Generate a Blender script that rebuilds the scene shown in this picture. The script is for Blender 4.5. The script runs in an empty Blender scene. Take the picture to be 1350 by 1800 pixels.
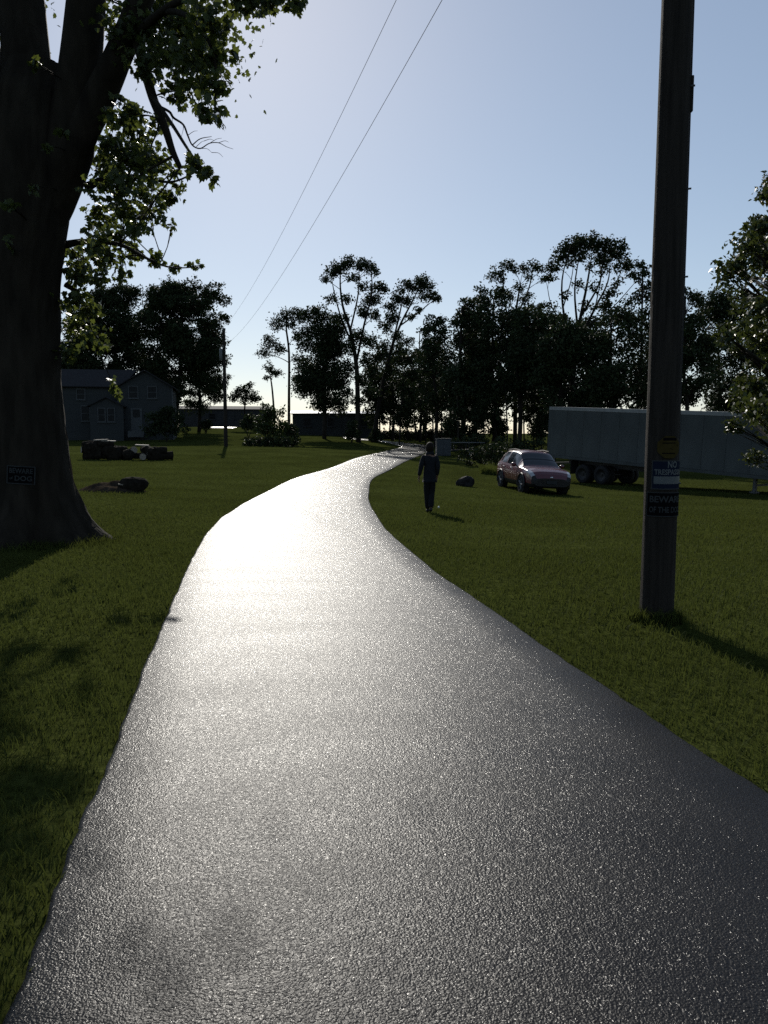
import bpy, bmesh, math, random
import numpy as np
from mathutils import Vector, Matrix

R = math.radians
SC = bpy.context.scene
COL = SC.collection

# ------------------------------------------------------------------ camera, sky, sun, exposure
CAM = np.array([0.0, 0.0, 1.6])
PITCH = R(5.63)
FPX = 1400.0                       # focal length in pixels of the 1350 x 1800 picture
cd = bpy.data.cameras.new('camera'); cam = bpy.data.objects.new('camera', cd); COL.objects.link(cam)
cd.sensor_fit = 'VERTICAL'; cd.sensor_height = 36.0; cd.lens = 36.0 * FPX / 1800.0
cd.clip_start = 0.05; cd.clip_end = 6000
cam.location = CAM; cam.rotation_euler = (math.pi / 2 - PITCH, 0, 0)
SC.camera = cam

SUN_AZ, SUN_EL = R(-10.5), R(29.5)     # azimuth from +Y, negative = to the left
SUN_DIR = Vector((math.sin(SUN_AZ) * math.cos(SUN_EL), math.cos(SUN_AZ) * math.cos(SUN_EL), math.sin(SUN_EL)))
w = bpy.data.worlds.new('World'); SC.world = w; w.use_nodes = True
nt = w.node_tree; nt.nodes.clear()
sky = nt.nodes.new('ShaderNodeTexSky'); sky.sky_type = 'NISHITA'; sky.sun_disc = False
sky.sun_elevation = SUN_EL; sky.sun_rotation = SUN_AZ
sky.altitude = 200; sky.air_density = 0.9; sky.dust_density = 0.28; sky.ozone_density = 2.4
bg = nt.nodes.new('ShaderNodeBackground'); bg.inputs['Strength'].default_value = 0.148
out = nt.nodes.new('ShaderNodeOutputWorld')
soft = nt.nodes.new('ShaderNodeGamma'); soft.inputs[1].default_value = .65      # hazy, low-contrast sky
nt.links.new(sky.outputs[0], soft.inputs[0]); nt.links.new(soft.outputs[0], bg.inputs['Color']); nt.links.new(bg.outputs[0], out.inputs['Surface'])
sd = bpy.data.lights.new('sun', 'SUN'); sd.energy = 3.9; sd.angle = R(0.53); sd.color = (1.0, 0.95, 0.86)
sun = bpy.data.objects.new('sun', sd); COL.objects.link(sun)
sun.rotation_euler = SUN_DIR.to_track_quat('Z', 'Y').to_euler(); sun.location = (-10, 60, 40)
vs = SC.view_settings
vs.view_transform = 'Standard'; vs.look = 'None'; vs.exposure = 0.35; vs.gamma = 1.0; vs.use_curve_mapping = False
SC.render.engine = 'CYCLES'
SC.cycles.max_bounces = 5; SC.cycles.diffuse_bounces = 2; SC.cycles.glossy_bounces = 3
SC.cycles.transmission_bounces = 4; SC.cycles.transparent_max_bounces = 6
SC.cycles.caustics_reflective = False; SC.cycles.caustics_refractive = False
SC.cycles.sample_clamp_indirect = 4.0
SC.cycles.use_denoising = False

# ------------------------------------------------------------------ terrain
CP = np.array([(0,0,0),(-5,-5,0),(5,-5,0),(0,4,0),(3,7,-.02),(-5.3,12,.0),(-5,5,0),(6,10,-.12),(14,10,-.2),(-14,12,.1),
 (1.1,19.5,-.37),(-2,18,-.2),(6,32,-.88),(9,44,-.95),(15,36,-1.0),(1.5,31,-.42),(22,30,-1.0),
 (-9,21,.05),(-15,42,.2),(-12,61,.6),(-30,85,.9),(-5,42,.0),(-22,60,.5),(-30,30,.3),
 (-10,70,.5),(-17,98,1.5),(-24,120,2.6),(-5,95,1.25),(1,47,-.12),(2.5,68,.15),(4,85,.4),(3,97,.6),(-1,106,.95),
 (14,70,-.4),(25,60,-.6),(28,90,0),(45,40,-.8),(12,100,.5),(-50,60,.8),(-50,120,2.),(0,140,1.3),(40,140,.6),
 (0,-30,0),(-40,-10,.2),(40,-10,-.4)], float)
_xy = CP[:, :2]; _n = len(CP)
def _U(r2): return np.where(r2 > 0, .5 * r2 * np.log(np.maximum(r2, 1e-12)), 0)
_A = np.zeros((_n + 3, _n + 3)); _A[:_n, :_n] = _U(((_xy[:, None] - _xy[None]) ** 2).sum(-1)) + np.eye(_n) * 2.
_A[:_n, _n] = 1; _A[:_n, _n + 1:] = _xy; _A[_n, :_n] = 1; _A[_n + 1:, :_n] = _xy.T
_W = np.linalg.solve(_A, np.r_[CP[:, 2], 0, 0, 0])
def gz(x, y):
    x = np.atleast_1d(np.asarray(x, float)); y = np.atleast_1d(np.asarray(y, float))
    xc = np.clip(x, -60, 60); yc = np.clip(y, -35, 145)
    z = _W[_n] + _W[_n + 1] * xc + _W[_n + 2] * yc
    for k in range(_n):
        z = z + _W[k] * _U((xc - _xy[k, 0]) ** 2 + (yc - _xy[k, 1]) ** 2)
    d = np.hypot(np.maximum(np.abs(x) - 60, 0), np.maximum(np.maximum(y - 145, -35 - y), 0))
    t = np.clip(d / 150, 0, 1); t = t * t * (3 - 2 * t)
    return z * (1 - t) + .9 * t
def g(x, y): return float(gz(x, y)[0])
def ray(px, py):
    a = (px - 675) / FPX; b = (900 - py) / FPX
    d = np.array([a, math.cos(PITCH) + b * math.sin(PITCH), -math.sin(PITCH) + b * math.cos(PITCH)])
    return d / d[1]
def at(px, py, Y): return CAM + ray(px, py) * Y
def og(px, py):
    d = ray(px, py); Y = np.linspace(1, 300, 6000)
    h = CAM[2] + d[2] * Y - gz(d[0] * Y, Y)
    return CAM + d * Y[int(np.argmax(h < 0))]

# ------------------------------------------------------------------ materials
def mat(name, col, rough=.7, spec=.3, var=.25, scale=8.0, bump=0., bscale=40., metal=0., stretch=(1, 1, 1), trans=0., tcol=None, detail=4.):
    m = bpy.data.materials.new(name); m.use_nodes = True
    n = m.node_tree.nodes; l = m.node_tree.links
    b = n['Principled BSDF']
    b.inputs['Roughness'].default_value = rough; b.inputs['Specular IOR Level'].default_value = spec
    b.inputs['Metallic'].default_value = metal
    tc = n.new('ShaderNodeTexCoord'); mp = n.new('ShaderNodeMapping'); mp.inputs['Scale'].default_value = stretch
    l.new(tc.outputs['Object'], mp.inputs['Vector'])
    c0 = tuple(max(0, c * (1 - var)) for c in col) + (1,); c1 = tuple(min(1, c * (1 + var)) for c in col) + (1,)
    ns = n.new('ShaderNodeTexNoise'); ns.inputs['Scale'].default_value = scale; ns.inputs['Detail'].default_value = detail
    l.new(mp.outputs[0], ns.inputs['Vector'])
    rp = n.new('ShaderNodeValToRGB'); rp.color_ramp.elements[0].position = .3; rp.color_ramp.elements[1].position = .7
    rp.color_ramp.elements[0].color = c0; rp.color_ramp.elements[1].color = c1
    l.new(ns.outputs['Fac'], rp.inputs['Fac']); l.new(rp.outputs[0], b.inputs['Base Color'])
    if bump:
        nb = n.new('ShaderNodeTexNoise'); nb.inputs['Scale'].default_value = bscale; nb.inputs['Detail'].default_value = 5
        l.new(mp.outputs[0], nb.inputs['Vector'])
        bp = n.new('ShaderNodeBump'); bp.inputs['Strength'].default_value = bump; bp.inputs['Distance'].default_value = .02
        l.new(nb.outputs['Fac'], bp.inputs['Height']); l.new(bp.outputs[0], b.inputs['Normal'])
    if trans:
        t = n.new('ShaderNodeBsdfTranslucent'); tcol = tcol or col
        t.inputs['Color'].default_value = tuple(tcol) + (1,)
        mx = n.new('ShaderNodeMixShader'); mx.inputs[0].default_value = trans
        o = n['Material Output']
        l.new(b.outputs[0], mx.inputs[1]); l.new(t.outputs[0], mx.inputs[2]); l.new(mx.outputs[0], o.inputs['Surface'])
    return m

def asphalt():
    m = bpy.data.materials.new('sealed_asphalt'); m.use_nodes = True
    n = m.node_tree.nodes; l = m.node_tree.links; b = n['Principled BSDF']
    tc = n.new('ShaderNodeTexCoord')
    def noise(scale, detail=3., vec=None, rough=.5):
        a = n.new('ShaderNodeTexNoise'); a.inputs['Scale'].default_value = scale; a.inputs['Detail'].default_value = detail
        a.inputs['Roughness'].default_value = rough
        l.new(vec or tc.outputs['Object'], a.inputs['Vector']); return a.outputs['Fac']
    def maprange(v, a0, a1, b0, b1):
        r = n.new('ShaderNodeMapRange'); l.new(v, r.inputs[0])
        for i, x in enumerate((a0, a1, b0, b1)): r.inputs[1 + i].default_value = x
        return r.outputs[0]
    def math_(op, a, c):
        r = n.new('ShaderNodeMath'); r.operation = op
        for i, x in enumerate((a, c)):
            if isinstance(x, (int, float)): r.inputs[i].default_value = x
            else: l.new(x, r.inputs[i])
        return r.outputs[0]
    # squeegee arcs and wear: slow variation of the sealer's gloss, drawn out across the drive
    mp = n.new('ShaderNodeMapping'); mp.inputs['Scale'].default_value = (.45, 1.6, 1); l.new(tc.outputs['Object'], mp.inputs['Vector'])
    wv = n.new('ShaderNodeTexWave'); wv.wave_type = 'RINGS'; wv.rings_direction = 'Z'
    wv.inputs['Scale'].default_value = .42; wv.inputs['Distortion'].default_value = 9.; wv.inputs['Detail'].default_value = 2; wv.inputs['Detail Scale'].default_value = .6
    mp2 = n.new('ShaderNodeMapping'); mp2.inputs['Location'].default_value = (-.3, -1.5, 0); l.new(tc.outputs['Object'], mp2.inputs['Vector'])
    l.new(mp2.outputs[0], wv.inputs['Vector'])
    slow = math_('ADD', math_('MULTIPLY', noise(.9, 3, mp.outputs[0]), .8), math_('MULTIPLY', wv.outputs['Fac'], .2))
    l.new(maprange(slow, .22, .78, .37, .46), b.inputs['Roughness'])
    v = n.new('ShaderNodeTexVoronoi'); v.feature = 'SMOOTH_F1'; v.inputs['Scale'].default_value = 125; v.inputs['Smoothness'].default_value = .2
    wp = n.new('ShaderNodeVectorMath'); wp.operation = 'ADD'
    nv = n.new('ShaderNodeTexNoise'); nv.inputs['Scale'].default_value = 60; l.new(tc.outputs['Object'], nv.inputs['Vector'])
    sc = n.new('ShaderNodeVectorMath'); sc.operation = 'SCALE'; sc.inputs['Scale'].default_value = .012; l.new(nv.outputs['Color'], sc.inputs[0])
    l.new(tc.outputs['Object'], wp.inputs[0]); l.new(sc.outputs[0], wp.inputs[1]); l.new(wp.outputs[0], v.inputs['Vector'])
    h = math_('ADD', math_('MULTIPLY', v.outputs['Distance'], -1.0), math_('MULTIPLY', noise(230, 2), .35))
    h = math_('ADD', h, math_('MULTIPLY', noise(42, 3), .9))
    bp = n.new('ShaderNodeBump'); bp.inputs['Strength'].default_value = .8; bp.inputs['Distance'].default_value = .0024
    l.new(h, bp.inputs['Height']); l.new(bp.outputs[0], b.inputs['Normal'])
    rp = n.new('ShaderNodeValToRGB'); rp.color_ramp.elements[0].color = (.005, .005, .006, 1); rp.color_ramp.elements[1].color = (.010, .010, .012, 1)
    l.new(noise(3.0, 5), rp.inputs['Fac']); l.new(rp.outputs[0], b.inputs['Base Color'])
    b.inputs['IOR'].default_value = 1.205
    # stone chips under the sealer: each facet lies at its own small tilt and flashes on its own
    vc = n.new('ShaderNodeTexVoronoi'); vc.feature = 'F1'; vc.inputs['Scale'].default_value = 105; l.new(wp.outputs[0], vc.inputs['Vector'])
    sb = n.new('ShaderNodeVectorMath'); sb.operation = 'SUBTRACT'; sb.inputs[1].default_value = (.5, .5, .5); l.new(vc.outputs['Color'], sb.inputs[0])
    ml = n.new('ShaderNodeVectorMath'); ml.operation = 'MULTIPLY'; ml.inputs[1].default_value = (.62, .62, 0); l.new(sb.outputs[0], ml.inputs[0])
    ad = n.new('ShaderNodeVectorMath'); ad.operation = 'ADD'; l.new(ml.outputs[0], ad.inputs[0]); l.new(bp.outputs[0], ad.inputs[1])
    nm = n.new('ShaderNodeVectorMath'); nm.operation = 'NORMALIZE'; l.new(ad.outputs[0], nm.inputs[0])
    b2 = n.new('ShaderNodeBsdfPrincipled'); b2.inputs['Roughness'].default_value = .16; b2.inputs['IOR'].default_value = 1.28
    l.new(rp.outputs[0], b2.inputs['Base Color']); l.new(nm.outputs[0], b2.inputs['Normal'])
    mx = n.new('ShaderNodeMixShader'); mx.inputs[0].default_value = .16
    l.new(b.outputs[0], mx.inputs[1]); l.new(b2.outputs[0], mx.inputs[2]); l.new(mx.outputs[0], n['Material Output'].inputs['Surface'])
    return m

def ground_mat():
    m = mat('mown_lawn', (.040, .049, .014), .9, .0, .3, .35, bump=.9, bscale=22)
    n = m.node_tree.nodes; l = m.node_tree.links
    rp = [x for x in n if x.type == 'VALTORGB'][0]
    tc = [x for x in n if x.type == 'TEX_COORD'][0]
    a = n.new('ShaderNodeTexNoise'); a.inputs['Scale'].default_value = 14; a.inputs['Detail'].default_value = 6; l.new(tc.outputs['Object'], a.inputs['Vector'])
    r2 = n.new('ShaderNodeValToRGB'); r2.color_ramp.elements[0].position = .35; r2.color_ramp.elements[1].position = .66
    r2.color_ramp.elements[0].color = (.45, .45, .45, 1); r2.color_ramp.elements[1].color = (1.25, 1.2, 1.1, 1)
    l.new(a.outputs['Fac'], r2.inputs['Fac'])
    mx = n.new('ShaderNodeMixRGB'); mx.blend_type = 'MULTIPLY'; mx.inputs[0].default_value = 1
    l.new(rp.outputs[0], mx.inputs[1]); l.new(r2.outputs[0], mx.inputs[2])
    l.new(mx.outputs[0], n['Principled BSDF'].inputs['Base Color'])
    return m

M = {}
M['asphalt'] = asphalt()
M['lawn'] = ground_mat()
M['grass'] = mat('grass_blade', (.038, .050, .013), .7, .03, .4, .8, trans=.35, tcol=(.066, .080, .017))
M['bark'] = mat('bark', (.020, .017, .013), .95, .1, .4, 6, bump=1., bscale=18, stretch=(1, 1, .25))
M['bark_far'] = mat('bark_distant', (.022, .019, .016), .95, .1, .3, 2)
M['leaf'] = mat('leaf_maple', (.030, .044, .014), .48, .25, .35, 3, trans=.30, tcol=(.13, .16, .03))
M['leaf_dense'] = mat('leaf_glossy', (.026, .038, .012), .45, .22, .4, 2, trans=.18, tcol=(.08, .10, .02))
M['leaf_far'] = mat('leaf_dark', (.022, .032, .014), .65, .08, .35, .5, trans=.08, tcol=(.05, .07, .02))
M['leaf_mid'] = mat('leaf_green', (.030, .045, .015), .6, .12, .35, .5, trans=.12, tcol=(.06, .085, .02))
M['pole'] = mat('weathered_pole', (.022, .019, .016), .9, .15, .35, 5, bump=.7, bscale=30, stretch=(6, 6, .3))
M['metal'] = mat('galvanised', (.10, .105, .11), .5, .4, .2, 10, metal=.5)
M['wire'] = mat('wire', (.035, .035, .04), .9, .05, .1)
M['paint'] = mat('car_paint', (.075, .005, .010), .30, .5, .05, 2)
M['paint'].node_tree.nodes['Principled BSDF'].inputs['Coat Weight'].default_value = .5
M['paint'].node_tree.nodes['Principled BSDF'].inputs['Coat Roughness'].default_value = .06
M['glass'] = mat('dark_glass', (.010, .014, .018), .08, .4, .1)
M['windowpane'] = mat('dim_window_pane', (.007, .009, .011), .35, .12, .1)
M['rubber'] = mat('rubber', (.015, .015, .016), .8, .2, .2)
M['blackplastic'] = mat('black_plastic', (.012, .012, .013), .5, .3, .15)
M['chrome'] = mat('bright_metal', (.6, .6, .62), .25, .5, .05, metal=1.)
M['lamp'] = mat('headlight_lens', (.35, .36, .38), .12, .6, .1, 20)
M['trailer'] = mat('aged_trailer_side', (.060, .068, .068), .8, .1, .22, 1.1, stretch=(1, 1, .35), detail=8)
M['rail'] = mat('trailer_rail', (.16, .17, .17), .45, .4, .2, 4)
M['siding'] = mat('grey_siding', (.030, .034, .035), .85, .2, .12, 1.5, bump=.5, bscale=6, stretch=(.05, .05, 3))
M['trim'] = mat('aged_trim', (.060, .066, .068), .8, .2, .1)
M['shingle'] = mat('dark_shingle', (.020, .020, .022), .9, .2, .3, 6, bump=.5, bscale=20)
M['shed'] = mat('shed_metal', (.036, .038, .040), .7, .2, .15, 1)
M['roofmetal'] = mat('light_metal_roof', (.45, .47, .48), .3, .5, .1)
M['log'] = mat('log_bark', (.016, .014, .011), .95, .02, .4, 8, bump=.8, bscale=25)
M['cut'] = mat('sawn_wood', (.20, .18, .15), .8, .2, .25, 12)
M['soil'] = mat('dry_soil', (.036, .028, .021), .95, .0, .35, 6, bump=1., bscale=25)
M['rock'] = mat('dark_rock', (.020, .019, .019), .9, .1, .35, 7, bump=.8, bscale=12)
M['cloth'] = mat('navy_jacket', (.010, .012, .016), .9, .2, .2, 12, bump=.3, bscale=30)
M['trousers'] = mat('dark_trousers', (.009, .010, .012), .9, .15, .2, 12, bump=.3, bscale=30)
M['skin'] = mat('skin', (.16, .09, .06), .55, .4, .08)
M['hair'] = mat('hair', (.016, .012, .009), .75, .1, .3, 60)
M['shoe'] = mat('shoe_leather', (.02, .018, .017), .6, .3, .2)
M['signblue'] = mat('sign_blue', (.009, .013, .026), .8, .03, .1)
M['signblack'] = mat('sign_black', (.004, .004, .005), .85, .02, .1)
M['signwhite'] = mat('sign_white', (.062, .074, .080), .5, .4, .08)
M['signgrey'] = mat('sign_faded_white', (.036, .040, .042), .8, .05, .15)
M['signyellow'] = mat('sign_faded_yellow', (.040, .031, .010), .8, .03, .15, 25)
M['paper'] = mat('white_scrap', (.75, .75, .73), .6, .3, .05)
M['box'] = mat('painted_steel_box', (.020, .028, .034), .5, .4, .15, 3)

# ------------------------------------------------------------------ mesh helpers
def tag(o, label=None, cat=None, group=None, kind=None):
    if label: o['label'] = label
    if cat: o['category'] = cat
    if group: o['group'] = group
    if kind: o['kind'] = kind
    return o
def empty(name, loc=(0, 0, 0), rz=0., **k):
    o = bpy.data.objects.new(name, None); COL.objects.link(o); o.empty_display_size = .3
    o.location = loc; o.rotation_euler = (0, 0, rz); return tag(o, **k)
def link(name, me, m=None, parent=None, smooth=False):
    if m is not None: me.materials.append(m)
    o = bpy.data.objects.new(name, me); COL.objects.link(o); o.parent = parent
    if smooth:
        me.polygons.foreach_set('use_smooth', [True] * len(me.polygons))
    return o
def npmesh(name, V, nper, F, m, parent=None, smooth=False):
    """V (n,3); F flat indices of polygons with nper corners each"""
    me = bpy.data.meshes.new(name); V = np.ascontiguousarray(V, np.float32); F = np.ascontiguousarray(F, np.int32).ravel()
    me.vertices.add(len(V)); me.vertices.foreach_set('co', V.ravel())
    me.loops.add(len(F)); me.loops.foreach_set('vertex_index', F)
    k = len(F) // nper
    me.polygons.add(k); me.polygons.foreach_set('loop_start', np.arange(0, len(F), nper, dtype=np.int32))
    me.update(calc_edges=True); me.validate()
    return link(name, me, m, parent, smooth)
class MB:
    def __init__(s): s.v = []; s.f = []
    def add(s, vs, fs):
        o = len(s.v); s.v += [tuple(map(float, v)) for v in vs]; s.f += [tuple(i + o for i in f) for f in fs]; return s
    def box(s, c, d, rz=0., rx=0., ry=0., bev=0.):
        x, y, z = d[0] / 2, d[1] / 2, d[2] / 2
        mt = Matrix.Translation(c) @ Matrix.Rotation(rz, 4, 'Z') @ Matrix.Rotation(ry, 4, 'Y') @ Matrix.Rotation(rx, 4, 'X')
        b = min(bev, x * .9, y * .9, z * .9)
        if b <= 0:
            vs = [mt @ Vector((sx * x, sy * y, sz * z)) for sz in (-1, 1) for sy in (-1, 1) for sx in (-1, 1)]
            return s.add(vs, [(0, 2, 3, 1), (4, 5, 7, 6), (0, 1, 5, 4), (2, 6, 7, 3), (0, 4, 6, 2), (1, 3, 7, 5)])
        bm = bmesh.new(); bmesh.ops.create_cube(bm, size=1)
        for v in bm.verts: v.co = Vector((v.co.x * 2 * x, v.co.y * 2 * y, v.co.z * 2 * z))
        bmesh.ops.bevel(bm, geom=bm.edges[:], offset=b, segments=2, affect='EDGES', profile=.5)
        bm.verts.index_update()
        s.add([mt @ v.co for v in bm.verts], [[v.index for v in f.verts] for f in bm.faces]); bm.free(); return s
    def tube(s, pts, rad, n=8, cap=True):
        pts = [Vector(p) for p in pts]; k = len(pts)
        if isinstance(rad, (int, float)): rad = [rad] * k
        o = len(s.v); up = Vector((0, 0, 1)); px = None
        for i, p in enumerate(pts):
            t = (pts[min(i + 1, k - 1)] - pts[max(i - 1, 0)])
            t = t.normalized() if t.length > 1e-9 else up
            if px is None:
                a = Vector((1, 0, 0)) if abs(t.x) < .9 else Vector((0, 1, 0)); px = (a - t * a.dot(t)).normalized()
            else:
                q = px - t * px.dot(t); px = q.normalized() if q.length > 1e-6 else px
            py = t.cross(px)
            for j in range(n):
                an = 2 * math.pi * j / n; q = p + (px * math.cos(an) + py * math.sin(an)) * rad[i]
                s.v.append((q.x, q.y, q.z))
        for i in range(k - 1):
            for j in range(n):
                a = o + i * n + j; b = o + i * n + (j + 1) % n
                s.f.append((a, b, b + n, a + n))
        if cap:
            s.f.append(tuple(o + j for j in range(n))[::-1]); s.f.append(tuple(o + (k - 1) * n + j for j in range(n)))
        return s
    def prism(s, poly, axis, a, b):
        """poly: list of 2-D points; axis 0,1,2 = extrusion axis; between a and b"""
        def p3(p, h):
            if axis == 0: return (h, p[0], p[1])
            if axis == 1: return (p[0], h, p[1])
            return (p[0], p[1], h)
        n = len(poly)
        vs = [p3(p, a) for p in poly] + [p3(p, b) for p in poly]
        return s.add(vs, [tuple(range(n))[::-1], tuple(range(n, 2 * n))] + [(i, (i + 1) % n, n + (i + 1) % n, n + i) for i in range(n)])
    def lump(s, c, r, rng, sub=2, rough=.25, squash=(1, 1, 1)):
        bm = bmesh.new(); bmesh.ops.create_icosphere(bm, subdivisions=sub, radius=1)
        ks = [(Vector([rng.gauss(0, 1) for _ in range(3)]).normalized(), rng.uniform(-1, 1)) for _ in range(9)]
        for v in bm.verts:
            q = 1 + rough * sum(a * max(0, v.co.dot(d)) ** 3 for d, a in ks) + rough * rng.uniform(-.12, .12)
            v.co = Vector((v.co.x * q * r * squash[0], v.co.y * q * r * squash[1], v.co.z * q * r * squash[2])) + Vector(c)
        bm.verts.index_update()
        s.add([v.co for v in bm.verts], [[v.index for v in f.verts] for f in bm.faces]); bm.free(); return s
    def build(s, name, m, parent=None, smooth=False, fix=True):
        me = bpy.data.meshes.new(name); me.from_pydata(s.v, [], s.f); me.update()
        if fix:
            bm = bmesh.new(); bm.from_mesh(me); bmesh.ops.recalc_face_normals(bm, faces=bm.faces); bm.to_mesh(me); bm.free()
        return link(name, me, m, parent, smooth)
def copy_tree(o, parent=None):
    c = o.copy(); COL.objects.link(c)
    if parent is not None: c.parent = parent
    for ch in list(o.children): copy_tree(ch, c)
    return c
def catmull(P, sub):
    P = [np.asarray(p, float) for p in P]; Q = [2 * P[0] - P[1]] + P + [2 * P[-1] - P[-2]]; o = []
    for i in range(1, len(Q) - 2):
        a, b, c, d = Q[i - 1:i + 3]
        for k in range(sub):
            t = k / sub
            o.append(.5 * (2 * b + (c - a) * t + (2 * a - 5 * b + 4 * c - d) * t * t + (3 * b - a - 3 * c + d) * t ** 3))
    o.append(P[-1]); return np.array(o)

# ------------------------------------------------------------------ ground sheet
def axis(lo, hi, step, far):
    a = list(np.arange(lo, hi + .01, step)); s = step
    p = a[-1]; q = a[0]
    while p < far: s *= 1.35; p += s; a.append(p)
    s = step
    while q > -far: s *= 1.35; q -= s; a.insert(0, q)
    return np.array(a)
gx = axis(-50, 45, 1., 4000); gy = axis(-6, 145, 1., 4000)
GX, GY = np.meshgrid(gx, gy); GZ = gz(GX.ravel(), GY.ravel())
V = np.stack([GX.ravel(), GY.ravel(), GZ], 1); nx, ny = len(gx), len(gy)
ii = (np.arange(ny - 1)[:, None] * nx + np.arange(nx - 1)).ravel()
lawn = npmesh('lawn', V, 4, np.stack([ii, ii + 1, ii + nx + 1, ii + nx], 1), M['lawn'], smooth=True); tag(lawn, kind='structure')

# ------------------------------------------------------------------ the sealed driveway
LP = [(20,1800),(110,1540),(200,1330),(255,1180),(300,1070),(330,1000),(365,940),(400,905),(460,870),(540,835),(620,808),(672,795),(700,788),(705,785),(690,781),(672,777)]
RP = [(1970,1800),(1570,1540),(1230,1330),(1012,1180),(855,1070),(755,1000),(686,940),(660,905),(648,870),(662,838),(712,812),(742,799),(753,790),(750,784),(715,779),(672,775)]
Lw = [og(*p)[:2] for p in LP]; Rw = [og(*p)[:2] for p in RP]
Lw = [Lw[0] + np.array([.12 * k, -k]) for k in (9., 6., 4., 2.6, 1.6, .8)] + Lw + [np.array([-2.2, 88.6]), np.array([-4.5, 90.2])]
Rw = [Rw[0] + np.array([.12 * k, -k]) for k in (9., 6., 4., 2.6, 1.6, .8)] + Rw + [np.array([-2.4, 91.8]), np.array([-4.8, 93.2])]
Lc = catmull(Lw, 24); Rc = catmull(Rw, 24)
rn = np.random.default_rng(3)
def wob(n, a):
    w1 = np.convolve(rn.normal(0, 1, n + 30), np.hanning(15) / 4, 'same')[15:-15]; w2 = np.convolve(rn.normal(0, 1, n + 30), np.hanning(5) / 2, 'same')[15:-15]
    return (w1 * .7 + w2 * .4) * a
dirv = Rc - Lc; dirv /= np.linalg.norm(dirv, axis=1)[:, None]
Lc = Lc + dirv * wob(len(Lc), .014)[:, None]; Rc = Rc + dirv * wob(len(Rc), .014)[:, None]
fr = np.array([-.004, 0, .006, .12, .3, .5, .7, .88, .994, 1, 1.004]); zz = np.array([-.03, .024, .030, .030, .032, .033, .032, .030, .030, .024, -.03])
rows = len(Lc); cols = len(fr)
PX = Lc[:, None, :] + (Rc - Lc)[:, None, :] * fr[None, :, None]
PZ = gz(PX[..., 0].ravel(), PX[..., 1].ravel()).reshape(rows, cols) + zz[None]
V = np.concatenate([PX, PZ[..., None]], -1).reshape(-1, 3)
ii = (np.arange(rows - 1)[:, None] * cols + np.arange(cols - 1)).ravel()
drive = npmesh('driveway', V, 4, np.stack([ii, ii + 1, ii + cols + 1, ii + cols], 1), M['asphalt'], smooth=True); tag(drive, kind='structure')
POLY = np.concatenate([Lc, Rc[::-1]])
def in_poly(x, y, P):
    c = np.zeros(len(x), bool); n = len(P)
    for i in range(n):
        x0, y0 = P[i]; x1, y1 = P[(i + 1) % n]
        if y0 == y1: continue
        k = ((y0 > y) != (y1 > y)) & (x < (x1 - x0) * (y - y0) / (y1 - y0) + x0); c ^= k
    return c
# bright paved pad by the far shed
pad = [(-25.6, 114), (-21.5, 114), (-20.8, 117.5), (-22, 120.5), (-25.8, 120)]
mb = MB(); P4 = []
for i in range(15):
    for j in range(15):
        a, b = i / 14, j / 14
        p = (np.array(pad[0]) * (1 - a) + np.array(pad[1]) * a) * (1 - b) + (np.array(pad[4]) * (1 - a) + np.array(pad[3]) * a) * b
        P4.append((p[0], p[1], g(*p) + .03))
mb.add(P4, [(i * 15 + j, i * 15 + j + 1, (i + 1) * 15 + j + 1, (i + 1) * 15 + j) for i in range(14) for j in range(14)])
o = mb.build('parking_pad', M['asphalt']); tag(o, kind='structure')

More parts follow.
